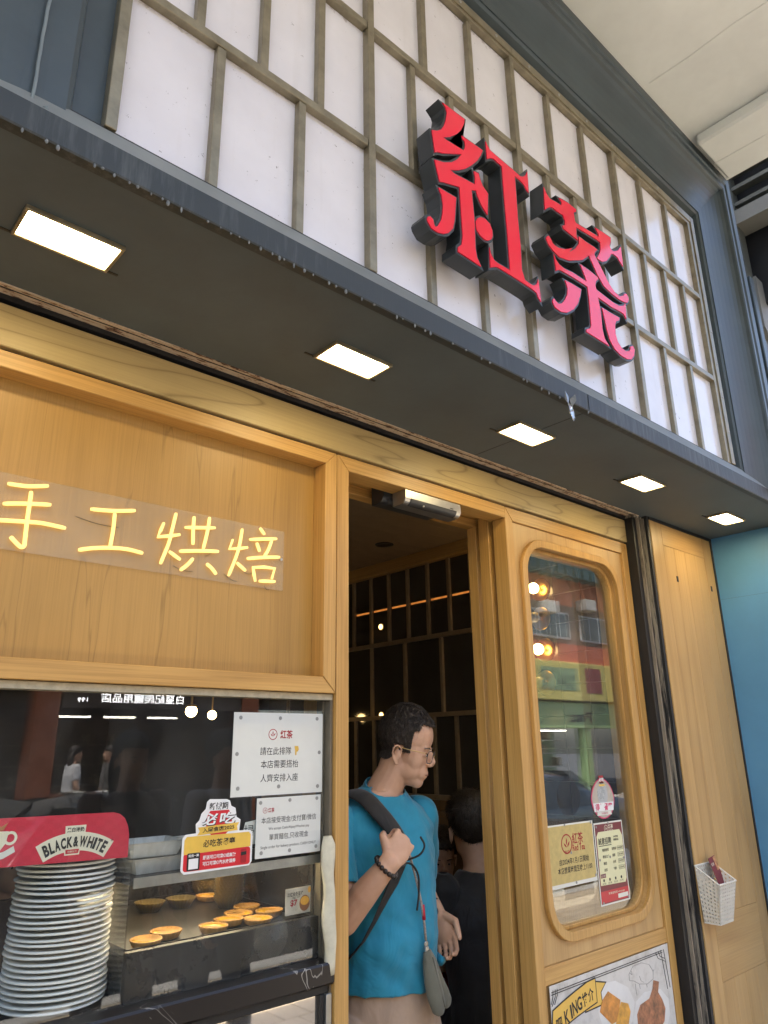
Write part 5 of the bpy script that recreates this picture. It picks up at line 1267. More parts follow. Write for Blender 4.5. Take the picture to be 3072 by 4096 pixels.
def rings(mb, R_, n=22):
    """R_: (z, rx, ry, cx, cy)"""
    b = len(mb.v)
    for z, rx, ry, cx, cy in R_:
        for k in range(n):
            a = 2*math.pi*k/n; c, s = math.cos(a), math.sin(a)
            e = .82; mb.v.append((cx+rx*math.copysign(abs(c)**e, c), cy+ry*math.copysign(abs(s)**e, s), z))
    for i in range(len(R_)-1):
        for k in range(n): mb.f.append((b+i*n+k, b+i*n+(k+1) % n, b+(i+1)*n+(k+1) % n, b+(i+1)*n+k))
    mb.f += [tuple(b+k for k in range(n))[::-1], tuple(b+(len(R_)-1)*n+k for k in range(n))]
def hand(mb, wrist, d, n, side, s=1.0, curl=.5, thumb=.7):
    """d finger direction, n palm normal (palm faces n), side +-1 places the thumb"""
    w = Vector(wrist); d = Vector(d).normalized(); n = Vector(n); n = (n-d*n.dot(d)).normalized(); l = d.cross(n)*side
    rot = Matrix((l, d, n)).transposed()
    mb.ell(w+d*.048*s, (.040*s, .052*s, .0165*s), rot, 14, 10)
    mb.tube([w-d*.03*s, w+d*.02*s], [(.028*s, .021*s), (.034*s, .017*s)], 12, flat=l)
    for k, (off, L) in enumerate(((.0300, .92), (.0100, 1.0), (-.0100, .95), (-.0290, .75))):
        p = w+d*.088*s+l*off*s; r = (.0086-.0005*k)*s; pts = [p-d*.02*s]; rr = [r*1.08]
        a = 0
        for seg, ln in enumerate((.040, .026, .021)):
            pts.append(p); rr.append(r*(1-.08*seg)); a += curl*(1.0, 1.25, .9)[seg]
            dd = d*math.cos(a)+n*math.sin(a); p = p+dd*ln*L*s
        pts.append(p); rr.append(r*.78)
        mb.tube(pts, rr, 10)
        for q, r_ in list(zip(pts, rr))[1:]: mb.ell(q, (r_,)*3, None, 8, 6)
    p = w+d*.022*s+l*.026*s; t1 = (d*.62+l*.72+n*.25).normalized(); t2 = (d*.85+l*(.45-.6*curl)+n*(.2+.8*curl)).normalized()
    q = p+t1*.042*s; q2 = q+t2*.034*s*1.0; q3 = q2+t2*.022*s
    mb.tube([p, q, q2, q3], [.0135*s, .0115*s, .0100*s, .0080*s], 10); mb.ell(q3, (.008*s,)*3, None, 8, 6); mb.ell(q2, (.0100*s,)*3, None, 8, 6)
def headgeo(mb, M_, s=1.0, ears=True):
    T = lambda p: M_ @ (Vector(p)*s); R3 = M_.to_3x3()
    def E(c, r, rot=None): mb.ell(T(c), tuple(a*s for a in r), R3 if rot is None else R3 @ rot, 18, 12)
    E((0,.020,.036), (.075,.096,.083)); E((0,-.022,.034), (.067,.070,.066)); E((0,-.028,-.015), (.062,.062,.072)); E((0,-.030,-.062), (.052,.056,.048)); E((0,-.062,-.096), (.027,.025,.022)); E((0,-.036,-.090), (.041,.044,.026))
    for q in (-1, 1):
        E((q*.031,-.046,-.036), (.029,.033,.040)); E((q*.034,-.034,-.062), (.022,.042,.036)); E((q*.024,-.080,.006), (.023,.0095,.0075)); E((q*.041,-.012,-.070), (.015,.040,.024), Matrix.Rotation(R(-22), 3, 'X'))
        if ears:
            rt = Matrix.Rotation(R(q*20), 3, 'Z') @ Matrix.Rotation(R(-10), 3, 'X')
            E((q*.0755,.016,-.030), (.0050,.0140,.0250), rt)
            hx = [(.0745,-.002,-.022), (.0790,-.001,-.010), (.0825,.008,-.002), (.0860,.020,-.002), (.0875,.028,-.012), (.0865,.028,-.028), (.0830,.021,-.044), (.0785,.010,-.056), (.0745,.002,-.054)]
            mb.tube([T((q*x, y, z)) for x, y, z in hx], [.0030*s, .0034*s, .0038*s, .0040*s, .0040*s, .0038*s, .0042*s, .0052*s, .0036*s], 8)
            E((q*.0765,.000,-.032), (.0045,.0045,.0065))
        E((q*.0105,-.099,-.040), (.0098,.0105,.0078)); E((q*.029,-.0785,-.012), (.0150,.0085,.0088))
    mb.tube([T((0,-.085,.004)), T((0,-.095,-.012)), T((0,-.107,-.030)), T((0,-.101,-.043))], [.0080*s, .0088*s, .0112*s, .0082*s], 10); E((0,-.105,-.033), (.0110,.0105,.0095))
    E((0,-.0900,-.0655), (.0220,.0085,.0052)); E((0,-.0880,-.0775), (.0190,.0086,.0056)); E((0,-.074,-.068), (.034,.022,.026))
def cut(me, keep, off, name, mat, parent, voxel_smooth=0, noise_amp=0, nsc=12, thick=.003, jit=0, rim=22):
    """garment: faces of the body mesh whose centres pass keep(), pushed out along normals"""
    bm = bmesh.new(); bm.from_mesh(me); bm.normal_update()
    dele = [f for f in bm.faces if not keep(f.calc_center_median())]
    bmesh.ops.delete(bm, geom=dele, context='FACES')
    for _ in range(voxel_smooth): bmesh.ops.smooth_vert(bm, verts=[v for v in bm.verts if not v.is_boundary], factor=.5, use_axis_x=True, use_axis_y=True, use_axis_z=True)
    bmesh.ops.delete(bm, geom=[v for v in bm.verts if not v.link_faces], context='VERTS')
    for _ in range(rim):                                  # even out the cut edge
        nb_ = {}
        for v in bm.verts:
            if v.is_boundary:
                o_ = [e.other_vert(v) for e in v.link_edges if e.is_boundary]
                if len(o_) == 2: nb_[v] = v.co*.4+(o_[0].co+o_[1].co)*.3
        for v, c in nb_.items(): v.co = c
    bm.normal_update()
    mv = {}
    for v in bm.verts:
        o = off(v.co) if callable(off) else off
        if noise_amp: o += noise_amp*mnoise.noise(v.co*nsc)+noise_amp*.5*mnoise.noise(v.co*nsc*2.3)
        if jit: o += jit*abs(mnoise.noise(Vector((v.co.x*90, v.co.y*90, v.co.z*40))))
        mv[v] = v.co+v.normal*o
    for v, c in mv.items(): v.co = c
    out = bpy.data.meshes.new(name); bm.to_mesh(out); bm.free()
    o = link(name, out, mat, parent, True)
    md = o.modifiers.new('thickness', 'SOLIDIFY'); md.thickness = thick; md.offset = -1
    return o
def strands(hair_obj, HM, s, n, parent, lmin=.008, lmax=.020, seed=1):
    """loose short strands standing off the hair shell"""
    rnd = random.Random(seed); me = hair_obj.data; Hi = HM.inverted(); R3 = HM.to_3x3(); mb = MB()
    ps = list(me.polygons)
    if not ps: return
    for _ in range(n):
        p = rnd.choice(ps); c = p.center.copy(); nr = p.normal.copy(); h = (Hi @ c)/s
        up = max(0, min(1, (h.z-.01)/.08))
        fl = R3 @ Vector((.45*(1 if h.x > -.02 else -1)*up+rnd.uniform(-.35, .35), -.75*up+.25*(1-up)+rnd.uniform(-.3, .3), -.9*(1-up)-.1))
        d = (nr*(.35+.25*up)+fl.normalized()*.8).normalized(); L = rnd.uniform(lmin, lmax)*(.45+.55*up)*s
        q1 = c+nr*.0006; q2 = q1+d*L*.55+nr*.0012; q3 = q1+d*L+Vector((0, 0, -.15*L))
        a = d.orthogonal().normalized()*.00075*s; b_ = d.cross(a).normalized()*.00075*s
        i = len(mb.v); mb.v += [tuple(q1+a), tuple(q1-a*.5+b_*.87), tuple(q1-a*.5-b_*.87), tuple(q2+a*.8), tuple(q2-a*.4+b_*.7), tuple(q2-a*.4-b_*.7), tuple(q3)]
        mb.f += [(i, i+1, i+4, i+3), (i+1, i+2, i+5, i+4), (i+2, i, i+3, i+5), (i+3, i+4, i+6), (i+4, i+5, i+6), (i+5, i+3, i+6)]
    o = build(mb, 'hair_strands', HAIR, parent, fix=False); o['kind'] = 'stuff'
def segd(p, a, b):
    a, b = Vector(a), Vector(b); ab = b-a; t = max(0, min(1, (p-a).dot(ab)/ab.length_squared)); return (p-(a+ab*t)).length, t

def curve3(P, n=4):
    V = [Vector(p) for p in P]; out = []
    for i in range(len(V)-1):
        p0, p1, p2, p3 = V[max(i-1, 0)], V[i], V[i+1], V[min(i+2, len(V)-1)]
        for k in range(n):
            t = k/n; out.append(.5*((2*p1)+(-p0+p2)*t+(2*p0-5*p1+4*p2-p3)*t*t+(-p0+3*p1-3*p2+p3)*t**3))
    return out+[V[-1]]
def eyes(parent, HM, s=1.0, big=1.0):
    EW = bpy.data.materials.get('eye_white') or M('eye_white', (.62,.58,.53), .2); EI = bpy.data.materials.get('eye_iris') or M('eye_iris', (.012,.008,.006), .1)
    for q in (-1, 1):
        c = HM @ Vector((q*.028*s, -.0815*s, -.0130*s)); e = build(MB().ell(c, (.0085*s, .0068*s, .0046*s), HM.to_3x3(), 12, 8), 'eye', EW, parent, True)
        c2 = HM @ Vector((q*.0275*s, -.0870*s, -.0130*s)); build(MB().ell(c2, (.0048*s, .0026*s, .0046*s), HM.to_3x3(), 10, 6), 'iris', EI, e, True)
        b = [HM @ Vector((q*x*s, y*s, z*s)) for x, y, z in ((.016,-.0930,.007), (.032,-.0910,.0105), (.048,-.077,.006))]
        build(MB().tube(b, [.0016*s, .0024*s, .0012*s], 6), 'eyebrow', HAIR, parent, True)

# ------------------------------------------------------------------ standing man in the doorway
def doorway_man():
    cx, cy = 1.614, 1.83
    t = thing('person', (cx, cy, 0), 'man in a bright blue T-shirt and beige shorts standing in the doorway looking right', 'person')
    HM = Matrix.Translation((1.686, 1.772, 1.622)) @ Matrix.Rotation(R(34), 4, 'Z') @ Matrix.Rotation(R(14), 4, 'X') @ Matrix.Diagonal((.95, .84, 1.0, 1.0))
    mb = MB()
    rings(mb, [(.86, .143, .112, cx, cy), (.94, .152, .122, cx, cy), (1.02, .149, .127, cx, cy-.010), (1.10, .149, .131, cx, cy-.016), (1.20, .156, .128, cx, cy-.010), (1.30, .170, .123, cx, cy-.002), (1.38, .180, .112, cx, cy+.004), (1.43, .160, .090, cx, cy+.010), (1.465, .100, .068, cx+.004, cy+.006), (1.49, .062, .058, cx+.008, cy)])
    limb(mb, [(cx, cy+.008, 1.43, .062), (cx+.016, cy-.004, 1.49, .055), (cx+.038, cy-.024, 1.54, .052), (cx+.052, cy-.034, 1.585, .053)], 18)
    headgeo(mb, HM)
    RS, RE, RW = (cx-.172, cy+.002, 1.405), (1.388, 1.722, 1.175), (1.458, 1.616, 1.318)
    LS, LE, LW = (cx+.170, cy+.004, 1.405), (1.878, 1.930, 1.165), (1.842, 1.826, 1.120)
    limb(mb, [(*RS, .056), (1.418, 1.79, 1.29, .046), (*RE, .039)]); limb(mb, [(*RE, .039), (1.414, 1.672, 1.24, .037), (*RW, .027)])
    limb(mb, [(*LS, .056), (1.848, 1.885, 1.285, .047), (*LE, .041)]); limb(mb, [(*LE, .041), (1.866, 1.886, 1.145, .038), (*LW, .028)])
    hand(mb, RW, Vector((.62, .02, .52)), Vector((.25, .95, -.2)), 1, .97, 1.25)
    hand(mb, LW, Vector((.12, -.38, -.85)), Vector((-.75, -.35, -.05)), -1, 1.0, .55)
    for q in (-1, 1):
        x = cx+q*.088
        limb(mb, [(x, cy, .88, .088), (x+q*.01, cy-.008, .70, .080), (x+q*.012, cy-.006, .50, .058)]); limb(mb, [(x+q*.012, cy-.006, .50, .058), (x+q*.012, cy+.014, .36, .056), (x+q*.012, cy+.006, .10, .037)])
        limb(mb, [(x+q*.012, cy+.02, .055, .042), (x+q*.02, cy-.12, .04, .034)])
    me = remesh(mb, 'body', .0034, 3)
    body = link('body', me, SKIN, t, True)
    body.parent = t
    nb = Vector((cx, cy, 0))
    def shirt(p):
        if p.z < .966-.012*math.sin((p.x-cx)*9): return False
        dr, tr = segd(p, RS, RE); dl, tl = segd(p, LS, LE); d2, _ = segd(p, RE, RW); d3, _ = segd(p, LE, LW)
        tor = ((p.x-cx)/.187)**2+((p.y-cy+.006)/.150)**2
        hr = (p-(Vector(RW)+Vector((.62, .02, .52)).normalized()*.07)).length; hl = (p-(Vector(LW)+Vector((.12, -.38, -.85)).normalized()*.085)).length
        if tor > 1.1 and (d2 < .06 or d3 < .06 or hl < .128): return False
        if hr < .13 and p.y < 1.7035: return False
        if tor > .95 and ((dr < .075 and tr > .80) or (dl < .075 and tl > .80)): return False
        if p.z > 1.487+.52*(p.y-1.80)+.05*(p.x-cx): 
            return False
        return p.z < 1.53
    BLUE = fabric('blue_jersey', (.012,.24,.37), .55)
    def so(p):
        f = .010+.018*max(0, (1.15-p.z))
        w = .35+.65*abs(mnoise.noise(p*3.0))
        return f+.0085*w*mnoise.noise(Vector((p.x*7, p.y*7, p.z*24+p.x*15)))+.006*mnoise.noise(Vector((p.x*20-p.z*9, p.y*9, p.z*5)))*max(0, 1.2-p.z)*3
    sh = cut(me, shirt, so, 'shirt', BLUE, t, 10, .006, 11)
    col = [Vector((cx+.01, 1.79, 1.476)) + Vector((.074*math.cos(a), .082*math.sin(a), .52*.082*math.sin(a)+.05*.074*math.cos(a)+.004)) for a in [2*math.pi*k/24 for k in range(25)]]
    SHT = fabric('beige_shorts', (.42,.30,.21), .6)
    cut(me, lambda p:   .43 < p.z < .972 and (p-Vector(LW)).length > .16 and ((p.x-cx)/.2)**2+((p.y-cy)/.17)**2 < 1.3, lambda p: .002+min(.034, .16*max(0, .968-p.z))+min(.010, .08*max(0, .968-p.z))*mnoise.noise(Vector((p.x*18, p.y*18, p.z*7))), 'shorts', SHT, t, 6, 0, 9)
    SHO = M('grey_shoe', (.12,.12,.12), .6)
    for q in (-1, 1): cut(me, lambda p, q=q: p.z < .085 and (p.x-cx)*q > 0, .008, 'shoe', SHO, t, 4)
    Hi = HM.inverted()
    def hairy(p):
        h = Hi @ p
        if h.z < -.072 or abs(h.x) > .095 or h.length > .17: return False
        if abs(h.x) > .062 and -.008 < h.y < .040 and h.z < .004: return False   # ear
        if h.y > .020: line = -.050+.02*max(0, .045-h.y)/.02
        elif h.y > -.030: line = -.018
        elif h.y > -.048: line = .052
        elif h.y > -.064: line = .068+.020*max(0, abs(h.x)-.030)/.03
        else: line = .072+.045*max(0, abs(h.x)-.028)/.03
        return h.z > line
    def hoff(p):
        h = Hi @ p; return .0022+.007*max(0, min(1, (h.z-.045)/.06))
    hr_ = cut(me, hairy, hoff, 'hair', HAIR, t, 0, .0015, 45, .004, .004); strands(hr_, HM, 1.0, 11000, t, .004, .012)
    eyes(t, HM)
    lm = M('lip', (.30,.10,.075), .45)
    build(MB().tube([HM @ Vector(p) for p in ((-.021,-.088,-.0715), (-.01,-.0975,-.0712), (.01,-.0975,-.0712), (.021,-.088,-.0715))], [.0008, .0016, .0016, .0008], 6), 'mouth_line', lm, t, True)
    # spectacles
    g = thing('spectacles', tuple(HM @ Vector((0, -.1, 0))), 'thin gold rimmed spectacles worn by the man in blue', 'glasses')
    GM = M('gold_wire', (.55,.38,.16), .25, .95); LN = glass('spectacle_lens', (.985,.985,.985), .0, .01, 1.12)
    for q in (-1, 1):
        P = [HM @ Vector((q*.033+x, -.1075+.010*abs(q*.033+x)/.05, z)) for x, z in rrect(-.0245, .0245, -.034, .002, .013, 4)]
        build(MB().tube(P+[P[0]], .0011, 6), 'rim', DGREY, g, True); mbL = MB(); nP = len(P); off = HM.to_3x3() @ Vector((0, .0012, 0))
        mbL.add(P+[p+off for p in P], [tuple(range(nP)), tuple(range(2*nP-1, nP-1, -1))]+[(i, i+nP, (i+1) % nP+nP, (i+1) % nP) for i in range(nP)]); build(mbL, 'lens', LN, g)
        build(MB().tube([HM @ Vector(p) for p in ((q*.0580,-.096,-.006), (q*.070,-.075,-.006), (q*.0780,-.02,-.006), (q*.0815,.010,-.005), (q*.084,.030,-.020))], .0014, 6), 'temple', GM, g, True)
    build(MB().tube([HM @ Vector(p) for p in ((-.0085,-.107,-.012), (0,-.1105,-.009), (.0085,-.107,-.012))], .0012, 6), 'bridge', GM, g, True)
    # wrist beads and watch
    br = thing('bead_bracelet', RW, 'dark bead bracelet on the man\'s raised wrist', 'bracelet')
    ax = (Vector(RW)-Vector(RE)).normalized(); c = Vector(RW)-ax*.012; u = ax.orthogonal().normalized(); v = ax.cross(u)
    BD = M('dark_bead', (.025,.016,.012), .3)
    for k in range(16): a = 2*math.pi*k/16; build(MB().ell(c+u*.0335*math.cos(a)+v*.0335*math.sin(a), (.0068,)*3, None, 10, 8), 'bead', BD, br, True)
    wt = thing('wrist_watch', LW, 'black wrist watch on the man\'s lowered hand', 'watch'); ax = (Vector(LW)-Vector(LE)).normalized(); c = Vector(LW)-ax*.012; u = ax.orthogonal().normalized(); v = ax.cross(u)
    build(MB().tube([c-ax*.011, c+ax*.011], .0325, 18), 'strap', RUBBER, wt, True); build(MB().ell(c-Vector((.6, .6, 0)).normalized()*.031, (.016,.016,.016), None, 12, 8), 'face', DGREY, wt, True)
    # backpack with shoulder strap
    bp = thing('backpack', (1.58, 1.99, 1.1), 'black backpack worn by the man, its padded strap across his chest', 'backpack')
    BK = fabric('black_nylon', (.014,.013,.012), .5); BK2 = M('black_webbing', (.016,.015,.014), .7, 0, .3, 60, .3, 200)
    pk = MB(); pk.ell((1.58, 2.045, 1.21), (.135, .085, .20), None, 20, 14); pk.ell((1.58, 2.10, 1.13), (.10, .06, .11), None, 16, 12); link('bag', remesh(pk, 'bag', .01, 4), BK, bp, True)
    SU = [(1.53, 1.97, 1.40), (1.512, 1.90, 1.468), (1.510, 1.835, 1.487), (1.512, 1.775, 1.474), (1.522, 1.728, 1.438), (1.543, 1.700, 1.400), (1.563, 1.684, 1.365)]
    SU = curve3(SU, 3)
    build(MB().tube(SU, [(.022+.008*math.sin(math.pi*(k+2)/(len(SU)+3)), .0085) for k in range(len(SU))], 10, flat=(1, -.05, .35)), 'padded_strap', BK, bp, True)
    SLo = [(1.560, 1.670, 1.312), (1.528, 1.672, 1.262), (1.500, 1.678, 1.220), (1.470, 1.692, 1.165), (1.452, 1.718, 1.115), (1.446, 1.780, 1.06), (1.47, 1.93, 1.03)]
    build(MB().tube(SLo, [(.021, .004), (.021, .004), (.018, .004)]+[(.014, .003)]*4, 8, flat=(1, 0, .6)), 'lower_strap', BK2, bp, True)
    build(MB().tube(curve3([(1.575, 1.610, 1.375), (1.592, 1.612, 1.350), (1.582, 1.626, 1.325), (1.545, 1.660, 1.308), (1.580, 1.655, 1.300), (1.606, 1.655, 1.268), (1.608, 1.657, 1.22), (1.602, 1.660, 1.178)]), .0030, 6), 'cord', BK2, bp, True)
    build(MB().box(1.530, 1.560, 1.655, 1.668, 1.296, 1.312), 'buckle', DGREY, bp, bevel=.003)
    # lanyard and pouch
    po = thing('pouch', (1.68, 1.665, .92), 'grey green pouch hanging on a cord at the man\'s hip', 'pouch')
    RP = M('grey_cord', (.34,.29,.25), .8, 0, .5, 200)
    build(MB().tube([(1.577, 1.660, 1.328), (1.604, 1.662, 1.258), (1.624, 1.664, 1.194), (1.633, 1.664, 1.145), (1.638, 1.664, 1.097)], .0035, 8), 'cord', RP, po, True)
    build(MB().tube([(1.629, 1.664, 1.188), (1.633, 1.664, 1.150)], .0052, 8), 'red_sleeve', M('red_sleeve', (.45,.01,.03), .4), po, True)
    build(MB().lathe([(.0065, -.001), (.0085, 0), (.0065, .001)], 14, (1.639, 1.664, 1.088), axis='y'), 'ring', STEEL, po, True); build(MB().box(1.633, 1.645, 1.660, 1.668, 1.068, 1.082), 'clip', STEEL, po, bevel=.001)
    pm_ = MB()
    pm_.tube([(1.640, 1.662, 1.072), (1.645, 1.662, 1.04), (1.652, 1.660, 1.00), (1.664, 1.660, .96), (1.678, 1.660, .925), (1.686, 1.660, .908)], [(.012, .010), (.022, .013), (.027, .015), (.029, .016), (.026, .014), (.012, .008)], 14, flat=(1, 0, .25))
    pm_.tube([(1.650, 1.670, 1.070), (1.668, 1.672, 1.04), (1.690, 1.674, .99), (1.710, 1.674, .95), (1.724, 1.674, .925), (1.729, 1.674, .914)], [(.010, .008), (.015, .011), (.019, .012), (.023, .013), (.021, .011), (.010, .006)], 14, flat=(1, 0, .35))
    link('bag', remesh(pm_, 'bag', .004, 6), fabric('grey_green_canvas', (.13,.13,.095), .6), po, True)
    build(MB().tube([(1.650, 1.6505, 1.055), (1.668, 1.6475, .985), (1.688, 1.6475, .928)], .0016, 6), 'seam', M('pouch_seam', (.08,.08,.06), .8), po, True)
doorway_man()

# ------------------------------------------------------------------ generic figure, seated or standing
def figure(label, J, top, bottom, s=1.0, hairlen=-.03, voxel=.009, yaw=0, tilt=0, sleeve=.7, long_hair=False):
    """J: dict of joints (pelvis, chest, neck, head, sh, el, wr (pairs), hip, knee, ankle (pairs))"""
    t = thing('person', (J['pelvis'][0], J['pelvis'][1], J.get('z0', 0)), label, 'person')
    HM = Matrix.Translation(J['head']) @ Matrix.Rotation(R(yaw), 4, 'Z') @ Matrix.Rotation(R(tilt), 4, 'X')
    mb = MB(); pv, ch, nk = Vector(J['pelvis']), Vector(J['chest']), Vector(J['neck'])
    ax = (Vector(J['sh'][1])-Vector(J['sh'][0])).normalized()
    path = [pv+Vector((0,0,-.03*s)), pv+Vector((0,0,.05*s)), pv.lerp(ch, .5), ch, ch.lerp(nk, .55), nk]
    mb.tube(path, [(.15*s, .115*s), (.162*s, .125*s), (.155*s, .12*s), (.178*s, .12*s), (.15*s, .085*s), (.06*s, .055*s)], 20, flat=ax)
    mb.ell(path[0], (.15*s, .12*s, .06*s)); limb(mb, [(*ch.lerp(nk, .7), .055*s), (*nk, .053*s), (*Vector(J['head']).lerp(nk, .35), .052*s)], 16)
    headgeo(mb, HM, s)
    for k in (0, 1):
        sh, el, wr = J['sh'][k], J['el'][k], J['wr'][k]
        limb(mb, [(*sh, .055*s), (*el, .041*s)], 12); limb(mb, [(*el, .041*s), (*wr, .028*s)], 12)
        dd = (Vector(wr)-Vector(el)).normalized(); hand(mb, wr, dd, Vector((0, 0, -1)) if abs(dd.z) < .8 else Vector((1, 0, 0)), 1 if k else -1, s, .5)
        hp, kn, an = J['hip'][k], J['knee'][k], J['ankle'][k]
        limb(mb, [(*hp, .085*s), (*kn, .058*s)], 12); limb(mb, [(*kn, .058*s), (*an, .038*s)], 12)
        f = HM.to_3x3() @ Vector((0, -1, 0)); f.z = 0; f.normalize(); limb(mb, [(an[0], an[1], an[2]-.03*s, .040*s), (an[0]+f.x*.15*s, an[1]+f.y*.15*s, an[2]-.045*s, .032*s)], 10)
    me = remesh(mb, 'body', voxel, 3); link('body', me, SKIN, t, True)
    Hi = HM.inverted()
    def shirt(p):
        if (Hi @ p).length < .13*s: return False
        if p.z > nk.z-.012*s+.0: return False
        for k in (0, 1):
            d1, t1 = segd(p, J['sh'][k], J['el'][k]); d2, t2 = segd(p, J['el'][k], J['wr'][k])
            if d1 < .07*s and t1 > sleeve and segd(p, pv, nk)[0] > .15*s: return False
            if d2 < .075*s and t2 > (.0 if sleeve < 1 else .93) and segd(p, pv, nk)[0] > .15*s: return False
            if (p-Vector(J['wr'][k])).length < .12*s and segd(p, pv, nk)[0] > .15*s: return False
        for k in (0, 1):
            d, tt = segd(p, J['hip'][k], J['knee'][k])
            if d < .11*s and tt > .25: return False
            if segd(p, J['knee'][k], J['ankle'][k])[0] < .12*s: return False
        return p.z > pv.z-.06*s
    cut(me, shirt, .012*s, 'shirt', top, t, 6, .006, 9)
    def trousers(p):
        for k in (0, 1):
            if segd(p, J['hip'][k], J['knee'][k])[0] < .12*s or (segd(p, J['knee'][k], J['ankle'][k])[0] < .09*s and p.z > J['ankle'][k][2]+.0): 
                return (p-Vector(J['wr'][0])).length > .14*s and (p-Vector(J['wr'][1])).length > .14*s and p.z < pv.z+.04*s
        return False
    cut(me, trousers, .010*s, 'trousers', bottom, t, 4, .004, 9)
    def hairy(p):
        h = (Hi @ p)/s
        if h.length > .18 or h.z < hairlen-.05: return False
        if abs(h.x) > .062 and -.010 < h.y < .042 and h.z < .006: return False
        line = .058 if h.y < -.04 else (.058-(h.y+.04)*1.1 if h.y < .02 else -.01-(h.y-.02)*1.1)
        return h.z > max(line, hairlen-.045)
    hr_ = cut(me, hairy, lambda p: (.008+.014*max(0, min(1, ((Hi @ p).z/s-.03)/.07)))*s, 'hair', HAIR, t, 0, .003, 40, .004, .006); strands(hr_, HM, s, 2500, t, .010, .024)
    if long_hair:
        hb = MB(); T = lambda p: HM @ (Vector(p)*s)
        hb.tube([T((0,.05,.06)), T((0,.085,-.02)), T((0,.085,-.12)), T((0,.08,-.24))], [(.07*s, .04*s), (.085*s, .04*s), (.08*s, .035*s), (.05*s, .02*s)], 14, flat=HM.to_3x3() @ Vector((1,0,0))); build(hb, 'hair_length', HAIR, t, True)
    eyes(t, HM, s)
    return t
def seated(label, x, y, face, top, bottom, s=1.0, seat=.46, z_head=None, lean=.08, arms=.0, **kw):
    """sitting figure; face = heading in degrees (0 looks to -y, 90 to +x)"""
    a = R(face); f = Vector((math.sin(a), -math.cos(a), 0)); l = Vector((math.cos(a), math.sin(a), 0))
    o = Vector((x, y, 0)); U = lambda F, L, Z: tuple(o+f*F*s+l*L*s+Vector((0, 0, Z)))
    pz = seat+.10*s
    J = dict(z0=seat, pelvis=U(0, 0, pz), chest=U(lean, 0, pz+.32*s), neck=U(lean*1.35, 0, pz+.49*s), head=U(lean*1.5+.03, 0, pz+.63*s),
             sh=[U(lean*1.1, -.165, pz+.43*s), U(lean*1.1, .165, pz+.43*s)], el=[U(lean+.06, -.215, pz+.18*s), U(lean+.06, .215, pz+.18*s)], wr=[U(lean+.29, -.12, pz+.20*s+arms), U(lean+.29, .12, pz+.20*s+arms)],
             hip=[U(.02, -.085, pz-.02), U(.02, .085, pz-.02)], knee=[U(.43, -.10, seat+.06), U(.43, .10, seat+.06)], ankle=[U(.40, -.10, max(.07, seat-.40*s)), U(.40, .10, max(.07, seat-.40*s))])
    return figure(label, J, top, bottom, s, yaw=face+kw.pop('turn', 0), tilt=kw.pop('tilt', 6), **kw)
BLK = fabric('black_cotton', (.030,.029,.030), .5); REDC = fabric('red_cotton', (.30,.012,.02), .5); DEN = fabric('dark_denim', (.02,.025,.04), .5)
GRYC = fabric('grey_cotton', (.09,.085,.08), .5); WHC = fabric('white_cotton', (.55,.55,.56), .5); BRC = fabric('brown_cotton', (.07,.045,.035), .5)
st = thing('stool', (2.55, 2.20, 0), 'dark stool under the seated customer in black', 'stool')
build(MB().lathe([(.0, .0), (.19, .0), (.19, .015), (.03, .02), (.03, .40), (.17, .41), (.18, .43), (.17, .46), (0, .462)], 24, (2.55, 2.20, 0)), 'seat', BLACK, st, True)
seated('broad customer in a black T-shirt seated with his back to the door', 2.55, 2.20, 165, BLK, DEN, 1.12, .46, turn=-25, lean=.06)
seated('small child in a red top seated on the bench behind the man in blue', 2.70, 2.66, -25, REDC, DEN, .90, .475, turn=-12, lean=.03, tilt=10, voxel=.006)
# customers seen dimly through the display window
for i, (x, y, fc, tp, lb, lh) in enumerate(((.62, 2.75, 180, GRYC, 'customer in a grey top seated inside the display window, middle', False), (.15, 2.72, 170, WHC, 'customer in a pale top seated inside the display window, left', False), (1.05, 3.75, 10, BRC, 'customer in a brown top seated inside the display window, right', True))):
    c_ = thing('chair', (x, y, 0), ['wooden chair of the customer in grey', 'wooden chair of the customer in the pale top', 'wooden chair of the customer in brown'][i], 'chair', 'chairs inside the restaurant')
    for a_, b_ in ((-.16, -.16), (.16, -.16), (-.16, .16), (.16, .16)): build(MB().box(x+a_-.015, x+a_+.015, y+b_-.015, y+b_+.015, 0, .43), 'leg', BARM, c_)
    build(MB().box(x-.19, x+.19, y-.19, y+.19, .4305, .455), 'seat', BARM, c_, bevel=.01)
    seated(lb, x, y, fc, tp, DEN, 1.0, .456, long_hair=lh, voxel=.011)

# ================================================================== STREET OPPOSITE (seen in the glass)
ORANGE = M('orange_render', (.50,.155,.075), .8, 0, .12, 2); BROWN = M('brown_render', (.20,.13,.09), .8, 0, .15, 2); REDB = M('red_beam', (.45,.11,.06), .7, 0, .1, 3)
YELS = M('yellow_sign', (.50,.42,.12), .5, 0, .1, 5); GRNS = M('green_shopfront', (.26,.37,.17), .5, 0, .08, 4); GREYR = M('grey_render', (.40,.38,.34), .85, 0, .12, 2)
WINF = M('window_frame_white', (.62,.62,.60), .5); WING = M('window_pane_grey', (.10,.12,.125), .1, 0, .4, 3); ACW = M('ac_casing', (.50,.47,.42), .6, 0, .15, 10)
YO = -11.2
ob = thing('opposite_building', (19, YO, 0), 'orange rendered building across the street', 'building')
build(MB().box(12.2, 34, YO-8, YO, 2.9, 4.2), 'wall', BROWN, ob); build(MB().box(12.2, 34, YO-8, YO, 4.8, 6.15), 'wall', BROWN, ob); build(MB().box(12.2, 34, YO-8, YO, 6.15, 7.05), 'wall', ORANGE, ob)
